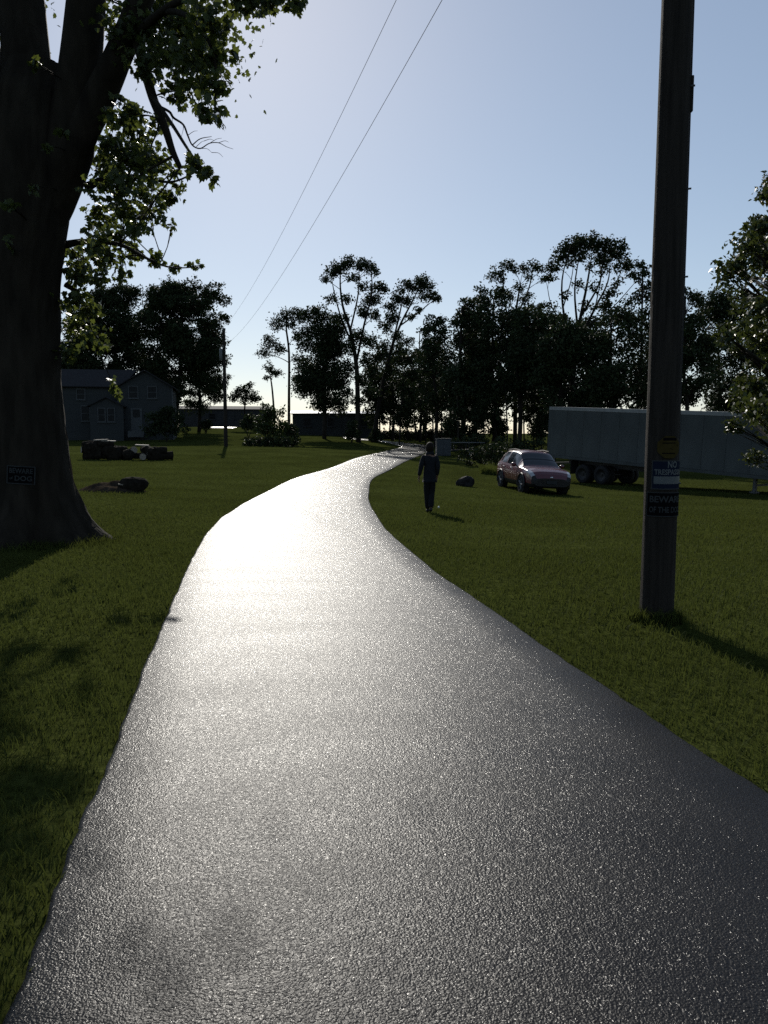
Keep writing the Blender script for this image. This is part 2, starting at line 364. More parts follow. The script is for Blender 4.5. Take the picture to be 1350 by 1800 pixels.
# ------------------------------------------------------------------ grass blades
def grass(n_list, seed=5):
    rng = np.random.default_rng(seed); X = []; Y = []; Hh = []; Ww = []
    for (y0, y1, dens, h, wd) in n_list:
        A = (y1 - y0) * (.55 * (y0 + y1) + 3.0)
        n = int(A * dens); y = rng.uniform(y0, y1, n)
        hw_ = .55 * y + 1.5; hm = .55 * y1 + 1.5
        x = rng.uniform(-hm, hm, n); k = np.abs(x) < hw_; x, y = x[k], y[k]
        k = ~in_poly(x, y, POLY); x, y = x[k], y[k]
        X.append(x); Y.append(y); Hh.append(h * rng.uniform(.55, 1.25, len(x))); Ww.append(wd * rng.uniform(.7, 1.3, len(x)))
    for cx, cy, r0_, r1_, m_ in ((2.36, 6.78, .13, .24, 700), (-5.25, 11.9, .85, 1.25, 1500)):
        a = rng.uniform(0, 6.283, m_); rr0 = rng.uniform(r0_, r1_, m_); X.append(cx + np.cos(a) * rr0); Y.append(cy + np.sin(a) * rr0); Hh.append(rng.uniform(.07, .15, m_)); Ww.append(rng.uniform(.006, .01, m_))
    x = np.concatenate(X); y = np.concatenate(Y); h = np.concatenate(Hh); wd = np.concatenate(Ww); n = len(x)
    patch = .75 + .5 * (np.sin(x * 1.3 + 2 * np.sin(y * .7)) * np.sin(y * 1.1 + np.sin(x * .9)) * .5 + .5); h = h * patch
    z = gz(x, y) - .005
    a = rng.uniform(0, 2 * math.pi, n); b = rng.uniform(0, 2 * math.pi, n); ln = h * rng.uniform(.15, .8, n)
    ca, sa = np.cos(a), np.sin(a); dx, dy = np.cos(b) * ln, np.sin(b) * ln
    V = np.empty((n, 5, 3))
    V[:, 0] = np.stack([x - ca * wd / 2, y - sa * wd / 2, z], 1); V[:, 1] = np.stack([x + ca * wd / 2, y + sa * wd / 2, z], 1)
    V[:, 2] = np.stack([x + ca * wd * .38 + dx * .35, y + sa * wd * .38 + dy * .35, z + h * .62], 1)
    V[:, 3] = np.stack([x - ca * wd * .38 + dx * .35, y - sa * wd * .38 + dy * .35, z + h * .62], 1)
    V[:, 4] = np.stack([x + dx, y + dy, z + h * .95], 1)
    i0 = np.arange(n) * 5
    F = np.stack([i0, i0 + 1, i0 + 2, i0, i0 + 2, i0 + 3, i0 + 3, i0 + 2, i0 + 4], 1)
    o = npmesh('lawn_grass', V.reshape(-1, 3), 3, F, M['grass'])
    tag(o, 'short mown green grass growing over the lawn', 'grass', kind='stuff'); return n
NG = grass([(1.6, 6, 2600, .065, .0055), (6, 12, 1300, .065, .008), (12, 24, 450, .06, .011), (24, 48, 130, .055, .016), (48, 90, 30, .05, .022)])

# ------------------------------------------------------------------ trees
KD = 7.0
def leaves(name, pos, size, m, parent, rng, shape='diamond', droop=0.):
    n = len(pos)
    nrm = rng.normal(0, 1, (n, 3)); nrm[:, 2] = np.abs(nrm[:, 2]) * .8 + .15; nrm /= np.linalg.norm(nrm, axis=1)[:, None]
    t = rng.normal(0, 1, (n, 3)); t[:, 2] -= droop; t -= nrm * (t * nrm).sum(1)[:, None]; t /= np.linalg.norm(t, axis=1)[:, None] + 1e-9
    s = np.cross(nrm, t)
    if shape == 'diamond': S = np.array([(0, 0, 0), (.30, .45, .06), (0, 1, -.08), (-.30, .45, .06)])
    elif shape == 'narrow': S = np.array([(0, 0, 0), (.13, .45, .04), (0, 1, -.12), (-.13, .45, .04)])
    else:  # five-lobed leaf
        S = np.array([(0, 0, 0), (.28, .10, .03), (.50, .20, -.05), (.36, .44, .04), (.40, .74, -.06), (.19, .72, .03), (0, 1.05, -.12),
                      (-.17, .70, .03), (-.38, .70, -.05), (-.35, .42, .03), (-.48, .16, -.05), (-.26, .10, .02)])
    k = len(S); sz = size * rng.uniform(.65, 1.25, n)
    V = pos[:, None] + (s[:, None] * S[None, :, 0, None] + t[:, None] * S[None, :, 1, None] + nrm[:, None] * S[None, :, 2, None]) * sz[:, None, None]
    o = npmesh(name, V.reshape(-1, 3), k, (np.arange(n * k)), m, parent)
    return o
def bez(p0, p1, p2, n=6):
    return [p0 * (1 - t) ** 2 + p1 * 2 * t * (1 - t) + p2 * t * t for t in np.linspace(0, 1, n)]
def tree(name, label, group, base, trunk, clumps, k=55, leaf=.3, seed=1, leafmat='leaf_far', barkmat='bark_far', shape='diamond',
         tw=7, sides=8, limb=1., droop=0., cat='tree', fuzz=.3, skel=None, clus=20, squash=.8, parts=('trunk', 'crown'), twig_r=.35, hang=2.5, spread=1.35, tight=.62):
    rng = np.random.default_rng(seed)
    root = empty(name, base, label=label, cat=cat, group=group)
    mb = MB()
    trunks = trunk if isinstance(trunk[0], list) else [trunk]
    SK = []
    for tr in trunks:
        pts = np.array([p[:3] for p in tr], float); rad = [p[3] for p in tr]
        c = catmull(pts, 4); rr = np.interp(np.linspace(0, len(rad) - 1, len(c)), range(len(rad)), rad)
        if skel is None: mb.tube(c, list(rr), sides)
        for q, r_ in zip(c, rr): SK.append((q, r_))
    SP = np.array([s[0] for s in SK]); SR = np.array([s[1] for s in SK])
    pos = []
    for cl in clumps:
        c = np.array(cl[:3], float); r = cl[3]; kk = cl[4] if len(cl) > 4 else 1.
        d = np.linalg.norm(SP - c, axis=1); hd = np.hypot(*(SP[:, :2] - c[:2]).T)
        pen = np.maximum(0, SP[:, 2] - (c[2] - .45 * hd)) * hang
        i = int(np.argmin(d + pen + np.maximum(0, .08 - SR) * 3)); p0, r0 = SP[i], SR[i]
        L = np.linalg.norm(c - p0)
        rl = min(r0 * .6, .012 * L + .03 * r) * limb
        mid = p0 * .5 + c * .5 + np.array([rng.normal(0, .1) * L, rng.normal(0, .1) * L, .10 * L])
        b = bez(p0, mid, c, 6)
        mb.tube(b, list(np.linspace(rl, rl * .35, 6)), 6 if rl > .05 else 5)
        cen = []
        for q in range(tw):
            u = rng.normal(0, 1, 3); u /= np.linalg.norm(u); e = c + u * r * rng.uniform(.45, .95) * np.array([1, 1, squash])
            st = b[rng.integers(2, 6)]; md = st * .5 + e * .5 + rng.normal(0, .08, 3) * r
            mb.tube(bez(st, md, e, 4), list(np.linspace(rl * twig_r, rl * .08 + .002, 4)), 4, cap=False)
            cen.append(e)
        if r < 1.2: cen += [q_ + rng.normal(0, .15, 3) * r for q_ in b[3:5]]
        for q in range(clus):
            u = rng.normal(0, 1, 3); u /= np.linalg.norm(u); cen.append(c + u * r * rng.uniform(.15, spread) ** .6 * np.array([1, 1, squash]))
        cen = np.array(cen); n = int(KD * k * r * r * kk / (leaf / .3) ** 1.6) + 4
        wts = rng.uniform(.3, 1.6, len(cen)); wts /= wts.sum()
        pos.append(cen[rng.choice(len(cen), n, p=wts)] + rng.normal(0, 1, (n, 3)) * r * fuzz * tight * np.array([1, 1, squash]))
    if skel: skel(mb)
    mb.build(parts[0], M[barkmat], root, smooth=True, fix=False)
    cr = leaves(parts[1], np.concatenate(pos), leaf, M[leafmat], root, rng, shape, droop)
    return root
def loc_clumps(base, Y, L):
    o = []
    for e in L:
        px, py, rp = e[:3]; dy = e[3] if len(e) > 3 else 0.
        p = at(px, py, Y + dy); o.append((p[0] - base[0], p[1] - base[1], p[2] - base[2], rp * Y / FPX) + tuple(e[4:5]))
    return o
def loc_path(base, Y, L):
    o = []
    for px, py, rp in L:
        p = at(px, py, Y); o.append((p[0] - base[0], .0, p[2] - base[2], rp * .55 * Y / FPX))
    o[0] = (o[0][0], 0, -.15, o[0][3]); return o
def gbase(px, Y):
    x = ray(px, 762)[0] * Y; return (float(x), Y, g(x, Y))
def auto_clumps(seed, n, spans, dens=1.7):
    """spans: list of (py, x0, x1) outline rows in picture pixels -> clumps filling it"""
    rng = random.Random(seed); o = []; n = int(n * dens)
    ys = [s[0] for s in spans]
    for i in range(n):
        py = rng.uniform(ys[0], ys[-1]); x0 = np.interp(py, ys, [s[1] for s in spans]); x1 = np.interp(py, ys, [s[2] for s in spans])
        rp = rng.uniform(.10, .25) * max(40, min(x1 - x0, 110)); wv = max(1., (x1 - x0) / 2 - rp * .8)
        cx = (x0 + x1) / 2
        o.append((cx + rng.uniform(-1, 1) * wv, py + rp * .5, rp, rng.uniform(-1, 1) * wv * .05))
    return o
GB = 'trees beyond the driveway'
def ptree(name, label, Y, path, clumps, group=GB, forks=None, **kw):
    b = gbase(path[0][0], Y); tr = loc_path(b, Y, path)
    if forks:
        tr = [tr]
        for f in forks:
            q = loc_path(b, Y, f); p0 = at(f[0][0], f[0][1], Y); q[0] = (p0[0] - b[0], 0, p0[2] - b[2], q[0][3])
            dd = (-1) ** len(tr) * .9; tr.append([(e[0], dd * i, e[2], e[3]) for i, e in enumerate(q)])
    tree(name, label, group, b, tr, loc_clumps(b, Y, clumps), **kw)

# centre group
ptree('slender_tree', 'slender tree with bare straight trunk and feathery one-sided crown', 90,
      [(508,775,5),(508,700,4.2),(508,620,3.4),(503,575,2.6),(506,550,1.5)],
      [(487,570,15),(500,557,14),(478,607,14),(466,622,11),(470,596,9),(520,553,13),(530,560,12),(512,570,10),(492,613,10),(528,590,10),(524,630,10),(522,665,9)], seed=11, k=58, leaf=.23, fuzz=.45)
ptree('leaning_tree', 'small crooked tree leaning beside the slender bare-trunked tree', 92,
      [(484,775,3.4),(481,715,3.2),(478,680,2.6),(474,655,1.6)],
      [(473,646,9),(479,655,8),(490,656,8),(470,664,7)], seed=12, k=60, leaf=.22)
ptree('round_tree', 'round dense dark tree in front of the grey mobile home', 88,
      [(570,775,7),(571,720,6),(569,660,5),(566,600,3),(562,565,1.5)],
      auto_clumps(5, 30, [(540,540,575),(570,526,610),(620,520,622),(680,520,625),(705,535,610)]) + [(540,552,14),(565,550,15),(590,566,14),(530,585,14)], seed=13, k=44, leaf=.27, fuzz=.4)
ptree('tall_tree', 'tallest slim tree with loose airy crown left of the road bend', 84,
      [(630,785,9),(629,720,8),(627,650,7),(618,590,5),(603,540,3.6),(598,500,2.4),(600,465,1.2)],
      [(596,470,15),(612,462,12),(583,478,11),(570,490,8),(633,466,13),(650,470,12),(658,478,8),(622,488,10),(664,505,12),(674,508,9),(655,525,15),(640,505,10),(583,525,10),
       (610,525,10),(640,548,15),(660,553,10),(606,560,10),(588,560,9),(632,590,16),(650,600,15),(612,610,14),(645,632,15),(612,645,14),(660,655,14),(635,668,15),(605,690,13),(652,690,14),(628,705,12),(668,625,12)], seed=14, k=78, leaf=.25, fuzz=.42, tw=10, forks=[[(626,640,4),(640,575,3.2),(654,520,2.2),(652,470,1)],[(622,610,3.4),(600,560,2.6),(586,510,1.8),(580,480,.9)],[(616,580,3),(630,520,2.2),(632,470,1)]])
ptree('forked_tree', 'tree with long limb reaching right over the road bend', 86,
      [(655,780,6.5),(668,700,5.5),(683,630,4.6),(702,575,3.6),(722,535,2.4),(740,500,1.2)],
      [(742,494,12),(752,503,12),(730,505,12),(762,520,10),(770,526,7),(745,520,11),(712,502,12),(700,520,14),(688,540,12),(716,530,12),(690,560,13),(675,575,12),(722,556,8),(735,545,7),(700,592,12),(676,610,14),(720,600,9),(705,630,13),(685,650,14),(722,640,11),(700,672,13),(735,625,9)],
      seed=15, k=78, leaf=.25, fuzz=.42, tw=10, forks=[[(688,612,3.4),(702,555,2.4),(712,505,1)],[(704,572,2.6),(735,548,1.8),(765,522,.8)]])
low = [(660,'bushy dark tree filling the gap behind the tallest slim tree',93,[(625,648,678),(655,634,690),(700,630,694),(738,640,690)],23),
       (690,'bushy tree low beside the road bend, under the forked tree',95,[(600,660,720),(650,650,735),(700,655,735),(720,665,725)],21),
       (738,'thin tree at the far edge of the road bend',98,[(570,735,770),(610,722,785),(680,715,790),(720,720,780)],22)]
for px, lab, Y, sp, sd_ in low:
    ptree('grove_tree', lab, Y, [(px,785,5),(px + 2,720,4),(px - 2,660,3),(px,sp[0][0] + 12,1.3)], auto_clumps(sd_, 20, sp), seed=sd_, k=38, leaf=.3, fuzz=.34)
# right wood
right = [(765, 'dark leafy tree where the wood begins, nearest the road', 80, [(555,745,785),(590,735,800),(650,730,812),(700,740,810)], 24, 6, 58),
         (812, 'broad dark tree with heavy lower branches behind the small steel cabinet', 76, [(520,815,860),(560,790,870),(640,780,880),(720,780,875)], 28, 9, 66),
         (868, 'dark tree with a thick crown in the middle of the wood', 74, [(505,835,900),(550,825,930),(640,835,930),(700,840,920)], 26, 8, 64),
         (912, 'twin-trunked tree standing behind the red car', 70, [(540,900,985),(580,880,1000),(640,870,990),(680,880,985)], 24, 8, 56),
         (985, 'dark tree overhanging the back end of the semi-trailer', 66, [(560,950,1020),(600,935,1050),(660,930,1070),(705,940,1060)], 24, 8, 58),
         (1075, 'leafy tree rising behind the middle of the semi-trailer', 64, [(540,1050,1130),(590,1030,1150),(660,1020,1160),(705,1030,1150)], 26, 8, 48),
         (1130, 'tree beside the near utility pole, seen above the trailer roof', 68, [(458,1115,1150),(500,1100,1165),(560,1090,1180),(640,1090,1200)], 20, 7, 44),
         (1205, 'tree behind the trailer, between pole and bright leafy tree', 62, [(500,1185,1235),(560,1175,1260),(640,1170,1270),(705,1180,1260)], 24, 8, 56)]
for i, (px, lab, Y, sp, n_, rp, kk) in enumerate(right):
    ptree('wood_tree', lab, Y, [(px,800,rp),(px + 3,720,rp * .85),(px - 3,650,rp * .65),(px,sp[0][0] + 20,rp * .3)], auto_clumps(40 + i, n_, sp), seed=60 + i, k=kk * .72, leaf=.28, fuzz=.36)
back = [(745, 'hazy tree far behind the road bend hedgerow', 112, [(610,725,770),(650,710,785),(700,712,782),(722,720,775)], 20),
        (835, 'tree in the back row of the wood behind the flat trailer', 98, [(545,815,862),(590,790,880),(660,785,885),(715,790,880)], 26),
        (945, 'tree in the back row of the wood, seen over the red car', 96, [(530,925,975),(580,900,1000),(660,895,1005),(712,900,1000)], 26),
        (1035, 'tree in the back row of the wood, behind the umbrella-shaped tree', 92, [(560,1010,1070),(600,990,1090),(660,985,1095),(712,990,1090)], 26),
        (1165, 'tree in the back row of the wood, behind the near utility pole', 90, [(520,1145,1195),(580,1125,1215),(650,1120,1225),(712,1125,1220)], 26),
        (1265, 'tree in the back row of the wood, behind the bright leafy tree', 88, [(500,1240,1300),(570,1215,1325),(650,1210,1330),(712,1215,1330)], 26),
        (1350, 'outermost tree of the back row of the wood', 86, [(490,1330,1390),(560,1300,1410),(650,1295,1415),(712,1300,1410)], 26)]
for i, (px, lab, Y, sp, n_) in enumerate(back):
    ptree('wood_tree', lab, Y, [(px,790,7),(px + 2,720,6),(px - 2,650,4.5),(px,sp[0][0] + 20,2)], auto_clumps(140 + i, n_, sp), seed=160 + i, k=38, leaf=.32, fuzz=.36)
ry = random.Random(77)
for i, px in enumerate([668, 684, 702, 716, 731, 748, 762, 776, 792, 806, 832, 852, 878, 893, 922, 938, 952]):
    Y = ry.uniform(84, 108) if px < 780 else ry.uniform(68, 84); dx = ry.uniform(-9, 9); tp = ry.uniform(640, 690)
    cl_ = [(px + dx + ry.uniform(-15, 15), ry.uniform(tp, 748), ry.uniform(5, 10.5)) for _ in range(15)]
    ptree('young_tree', 'thin young tree among the trunks along the edge of the wood', Y, [(px,785,2.6),(px + dx * .3,730,2.2),(px + dx * .7,690,1.8),(px + dx,tp,.8)], cl_, group='young trees at the edge of the wood', seed=300 + i, k=48, leaf=.27, fuzz=.45, tw=6)
ptree('umbrella_tree', 'tallest umbrella-shaped tree of the wood with splayed bare limbs', 72,
      [(1000,800,9),(1004,700,8),(1012,620,7),(1020,560,5),(1032,500,3.4),(1040,450,1.6)],
      [(985,447,14),(1003,434,16),(1025,427,17),(1050,426,18),(1075,432,17),(1092,445,14),(972,468,12),(1105,465,12),(1020,450,14),(1062,450,16),(965,488,9),(1113,482,8),
       (1040,470,10,0,.6),(1085,470,10,0,.6),(1000,462,10,0,.6),(1060,540,16,0,.8),(985,560,14),(1085,560,13),(1035,590,15),(1075,515,12,0,.7),(1110,530,12,0,.7),(1015,500,12,1,.35),(1045,505,13,-1,.35),(1085,495,11,0,.35),(995,520,11,0,.4),(1030,540,13,0,.4),(1060,475,11,0,.5)], seed=81, k=85, leaf=.27, fuzz=.40, limb=.9, tw=9, forks=[[(1010,625,5),(988,560,3.6),(980,500,2.4),(990,445,1)],[(1012,610,5),(1050,540,3.6),(1078,490,2.4),(1088,445,1)],[(1016,585,4),(1006,510,2.6),(1012,445,1)],[(1022,555,3.6),(1060,490,2.4),(1062,440,1)],[(1030,575,2.4),(1070,545,1.8),(1108,500,.8)],[(1000,580,2.2),(975,540,1.6),(968,490,.8)],[(1045,545,2),(1052,490,1.4),(1048,440,.7)],[(1058,525,2),(1082,505,1.4),(1104,465,.7)],[(990,540,2),(1000,495,1.4),(1002,450,.7)]])
ptree('airy_tree', 'tree with two wispy grey-green tops above the wood', 84,
      [(905,790,7),(906,680,6),(903,600,5),(908,540,3.5),(915,500,2)],
      [(875,478,11),(890,466,12),(903,474,10),(862,486,8),(880,492,9),(922,472,10),(938,466,10),(950,474,9),(930,486,8),(912,505,10),(895,520,12),(925,525,12),(955,492,7)], seed=82, k=60, leaf=.24, fuzz=.42, tw=10, forks=[[(904,600,3.6),(885,535,2.4),(880,480,1)],[(906,560,3.4),(932,505,2.2),(942,468,1)]])
# left group, behind the house
ptree('spreading_tree', 'big dense dark tree towering behind the house gable', 98,
      [(305,770,9),(312,700,8),(318,640,6),(320,580,4),(322,530,2)],
      auto_clumps(31, 40, [(498,265,380),(530,245,402),(590,235,404),(640,240,395),(680,270,370)]) + [(375,508,14),(392,525,12),(340,500,14),(300,502,14),(268,515,14),(395,560,11),(388,600,12)], seed=91, k=66, group='trees behind the house')
ptree('weeping_tree', 'drooping tree between the house and the far pole', 104,
      [(350,765,6),(352,710,5),(350,670,4),(355,630,2)],
      auto_clumps(32, 22, [(610,345,395),(640,325,405),(680,330,402),(705,318,385)]), seed=92, k=56, droop=2.5, shape='narrow', leaf=.45, group='trees behind the house')
ptree('roadside_tree', 'dark tree over the house ridge, partly behind the big trunk', 100,
      [(205,770,8),(208,690,7),(203,620,5),(200,560,2)],
      auto_clumps(33, 30, [(500,160,250),(540,130,262),(600,120,262),(655,130,255)]), seed=93, k=52, group='trees behind the house')
ptree('roadside_tree', 'dark tree whose crown shows close beside the big trunk', 96,
      [(140,770,7),(142,690,6),(138,620,4),(135,560,2)],
      auto_clumps(34, 24, [(520,95,170),(570,80,185),(620,85,190),(660,95,180)]), seed=94, k=48, group='trees behind the house')
ptree('sapling_tree', 'small thin-leaved tree beside the long grey shed', 112,
      [(430,760,3),(430,720,2.6),(432,695,1.8),(431,682,1)],
      [(425,684,10),(436,690,9),(446,697,10),(453,702,8),(415,692,10),(440,678,8),(408,700,9),(428,702,10)], seed=95, k=60, leaf=.28, group='trees behind the house')

# near right tree, trunk just outside the picture
b = (11.2, 19.0, g(11.2, 19.0))
near_r = auto_clumps(71, 75, [(300,1345,1500),(400,1305,1560),(470,1262,1580),(560,1254,1600),(640,1258,1600),(720,1262,1600),(800,1285,1590)])
tree('leafy_tree', 'leafy tree with glossy bright green foliage hanging before the trailer', None, b,
     [(0,0,-.1,.22),(.05,0,2,.19),(-.05,0,4,.15),(0,0,6.2,.08),(0,0,7.5,.04)], loc_clumps(b, 19.0, near_r), k=120, leaf=.115, seed=72, leafmat='leaf_dense', barkmat='bark', shape='diamond', tw=9, clus=24, fuzz=.38, limb=.6)

# the big maple on the left
TB = (-5.25, 11.9, g(-5.25, 11.9)); TY = 11.9
trunk_prof = [(-.25,.98),(0,.93),(.12,.82),(.35,.70),(.7,.60),(1.2,.535),(2.,.485),(3.,.465),(3.8,.47),(4.6,.53),(5.3,.60),(5.9,.60),(6.4,.50),(6.8,.38)]
def tx(z):   # the trunk's slight lean: centre line in x
    return float(np.interp(z, [0, 1, 2.5, 4, 5.5, 7], [0.0, -.02, -.03, .03, .18, .30]))
def big_trunk(mb):
    rng = random.Random(4); n = 72; zs = np.linspace(-.25, 6.8, 64); o = len(mb.v)
    ph = [(rng.uniform(0, 6.28), rng.choice([3, 4, 5, 6, 7])) for _ in range(4)]
    for z in zs:
        r = float(np.interp(z, [p[0] for p in trunk_prof], [p[1] for p in trunk_prof])); fl = max(0, 1 - z / .9)
        for j in range(n):
            a = 2 * math.pi * j / n
            q = 1 + fl * .16 * sum(math.sin(k * a + p) for p, k in ph) / 2 + .022 * math.sin(23 * a + 2.2 * math.sin(z * 2.3) + 1.3 * math.sin(z * 5.1 + a * 3)) + .018 * math.sin(31 * a + 3 * math.sin(z * 1.7 + 2)) + .012 * math.sin(a * 7 + z * 9)
            mb.v.append((tx(z) + r * q * math.cos(a), r * q * math.sin(a), z))
    for i in range(len(zs) - 1):
        for j in range(n):
            a_ = o + i * n + j; b_ = o + i * n + (j + 1) % n; mb.f.append((a_, b_, b_ + n, a_ + n))
    def lim(L, sides=12):
        P = []; rr = []
        for px, py, rp, dy in L:
            p = at(px, py, TY + dy); P.append(p - np.array(TB)); rr.append(rp * TY / FPX)
        c = catmull(P, 5); mb.tube(c, list(np.interp(np.linspace(0, len(rr) - 1, len(c)), range(len(rr)), rr)), sides)
    for L in LIMBS: lim(L)
    for x0, y0, x1, y1 in ((352,261,372,268),(368,252,390,243),(384,251,402,250),(345,258,358,248),(330,238,347,230),(322,219,318,243),(300,200,302,226),(372,268,392,276),(358,248,376,247)):
        lim([(x0,y0,.5,-1.2),((x0 + x1) / 2 + 2,(y0 + y1) / 2 - 3,.35,-1.2),(x1,y1,.2,-1.25)], 5)
LIMBS = [[(62,430,20,0),(62,360,32,0),(60,270,44,.1),(48,120,40,.2),(38,0,38,.4),(20,-220,30,.8),(30,-480,16,1.2)],
         [(80,430,16,0),(98,360,30,-.05),(122,260,40,-.2),(140,130,34,-.3),(152,0,30,-.5),(170,-200,22,-1.),(190,-420,12,-1.2)],
         [(105,340,16,-.1),(135,250,28,-.3),(175,170,26,-.4),(205,105,22,-.6),(240,20,20,-.8),(290,-130,15,-1.2),(340,-300,9,-1.5)],
         [(55,400,14,.1),(38,320,26,.2),(0,200,26,.5),(-30,60,24,.9),(-80,-150,18,1.5)],
         [(238,60,9,-.7),(252,110,8,-.9),(268,170,7,-1.),(290,225,6,-1.1),(303,265,5,-1.1),(317,295,3.5,-1.1)],
         [(275,185,2.4,-1.),(297,196,2.,-1.1),(305,207,1.8,-1.1),(322,219,1.5,-1.2),(330,238,1.3,-1.2),(338,255,1.1,-1.2),(352,261,.9,-1.2),(368,252,.7,-1.2),(384,251,.6,-1.2),(398,258,.4,-1.2),(410,262,.25,-1.2)],
         [(338,255,.9,-1.2),(352,244,.7,-1.2),(372,240,.4,-1.2)],
         [(240,60,7,-.8),(300,10,5,-1.8),(370,-15,3.5,-2.6),(440,-25,2.5,-3.),(520,-10,1.2,-3.)],
         [(245,50,6,-.8),(290,20,4.5,-1.6),(340,35,3.2,-2.5),(372,85,2.2,-2.9),(380,140,1.5,-3.),(376,205,.8,-3.)],
         [(265,165,3.5,-1.),(300,215,2.6,-1.8),(330,262,1.8,-2.6),(350,290,1.2,-2.9),(370,312,.6,-3.)],
         [(115,430,7,.3),(150,425,5,.2),(210,430,3.5,0),(260,455,2.5,1.),(300,470,1.8,2.2),(345,470,.8,3.)],
         [(115,500,5,.4),(140,520,3.5,.4),(160,580,2,.4),(175,620,1.2,.4),(192,660,.8,.4),(205,690,.4,.4)],
         [(150,330,8,.2),(185,315,5,.2),(240,310,3.5,.2),(300,320,2.,.2),(350,300,1.,.2)]]
cl = [(235,55,40),(285,25,42),(330,50,38),(372,25,25),(385,50,14),(300,95,36),(345,105,30),(383,100,13),(408,92,6),(250,105,26),(330,160,26),(372,150,17),(385,205,9),(362,195,15),(398,148,6),
      (212,205,24),(245,230,32),(205,255,28),(280,215,16),(230,280,34),(188,300,32),(270,285,26),(305,300,12),(345,290,13),(365,300,8),(372,318,4),
      (205,335,34),(255,335,28),(295,345,18),(315,330,10),(175,375,26),(225,375,24),(275,372,16),(300,395,8),(165,425,22),(205,415,18),(240,400,14),(145,455,24),(190,455,22),(235,445,18),(275,455,15),(305,468,12),(335,466,10),(352,466,5),
      (140,485,22),(175,490,16),(215,480,12),(130,520,20),(155,545,20),(135,580,22),(165,590,17),(180,612,11),(120,615,14),(195,668,6),(202,682,8),(210,692,6),
      (412,4,11),(435,0,16),(448,14,9),(470,-8,17),(505,-4,14),(522,10,9),(530,4,6),
      (60,110,7,-1.),(85,260,6,-1.1),(55,330,6,-1.1),(20,360,9,-1.2),(110,230,6,-1.),(15,420,6,-1)]
rng_ = random.Random(8); cl2 = []
for e in cl:
    dy = e[3] if len(e) > 3 else rng_.uniform(-1.6, 1.9)
    if e[1] > 470 and len(e) < 4: dy = rng_.uniform(-.4, .9)
    if e[0] > 330 and e[1] < 330: dy = rng_.uniform(-3.2, -2.6)
    if e[0] > 290 and e[1] > 440: dy = rng_.uniform(2.6, 3.2)
    cl2.append((e[0], e[1], e[2], dy))
sk = [[tuple(np.array(at(px, py, TY + dy)) - np.array(TB)) + (rp * TY / FPX,) for px, py, rp, dy in L] for q_, L in enumerate(LIMBS) if q_ not in (5, 6)] + [[(tx(z), 0, z, r) for z, r in trunk_prof[4:]]]
up = []
for i in range(26):
    a = rng_.uniform(0, 6.28); rr_ = rng_.uniform(.5, 4.2); up.append((.3 + math.cos(a) * rr_, math.sin(a) * rr_, rng_.uniform(9.4, 14.5), rng_.uniform(.8, 1.3), .35))
for i in range(14):
    up.append((rng_.uniform(-4.2, -1.4), rng_.uniform(-1.6, 2.4), rng_.uniform(3.6, 9), rng_.uniform(.5, .9), .6))
tree('maple_tree', 'huge old tree with black flaring trunk bearing a dog warning sign', None, TB, sk, loc_clumps(TB, TY, cl2) + up, k=62, leaf=.092, seed=77,
     leafmat='leaf', barkmat='bark', shape='maple', tw=8, clus=10, fuzz=.40, skel=big_trunk, droop=.9, squash=.9, twig_r=.5, hang=.1, spread=1., tight=.9)

# ------------------------------------------------------------------ shrubs and hedges
def shrub(name, label, group, px, py_base, Y, blobs, k=70, leaf=.16, leafmat='leaf_far', seed=1, cat='shrub', **kw):
    b = gbase(px, Y); rng = random.Random(seed)
    st = []
    for i in range(4):
        a = rng.uniform(0, 6.28); st.append([(0, 0, -.1, .05), (math.cos(a) * .15, math.sin(a) * .15, .35, .035), (math.cos(a) * .35, math.sin(a) * .3, .8, .015)])
    tree(name, label, group, b, st, loc_clumps(b, Y, blobs), k=k * .6, leaf=leaf, leafmat=leafmat, seed=seed, cat=cat, parts=('stem', 'foliage'), tw=5, **kw)
shrub('shrub', 'big dark shrub hiding the corner of the house gable', None, 292, 770, 80, [(275,735,17),(295,728,18),(312,735,14),(290,752,20),(268,755,14),(315,755,14),(300,712+10,10)], seed=201, k=110, leaf=.26)
shrub('shrub', 'small round clipped shrub in front of the long shed', None, 362, 755, 100, [(362,742,8),(357,746,6),(367,747,6),(362,749,8)], seed=202, k=190, leaf=.22)
shrub('shrub', 'tall leafy shrub growing out of the planting bed', None, 474, 785, 69, [(470,722,13),(486,728,14),(462,738,15),(480,745,17),(498,750,11),(470,758,15),(490,765,12),(455,752,10)], seed=203, k=120, leaf=.24, leafmat='leaf_mid')
shrub('shrub', 'dark rounded shrub between the paved pad and planting bed', None, 437, 758, 88, [(437,735,10),(445,742,10),(430,746,9),(438,750,10)], seed=204, k=140, leaf=.24)
shrub('shrub', 'flowering dark shrub at the edge of the planting bed', None, 510, 778, 72, [(508,750,11),(515,760,11),(503,768,10),(520,770,8)], seed=205, k=130, leaf=.24)
for i, px in enumerate(range(437, 520, 11)):
    shrub('bed_plant', 'low dark leafy plant edging the planting bed', 'plants edging the planting bed', px, 785, 64 + (i % 2) * 1.2, [(px,775,7),(px + 4,778,6),(px - 4,779,6)], seed=210 + i, k=170, leaf=.2, cat='plant')
shrub('shrub', 'dark shrub under the tall slim tree beside the mobile home', None, 618, 775, 82, [(618,755,10),(612,765,9),(626,763,9),(620,745,8)], seed=230, k=130, leaf=.24)
shrub('shrub', 'clipped dark shrub where the driveway turns out of sight', None, 662, 778, 86, [(662,765,9),(656,770,8),(667,771,8),(660,758,7)], seed=231, k=160, leaf=.24)
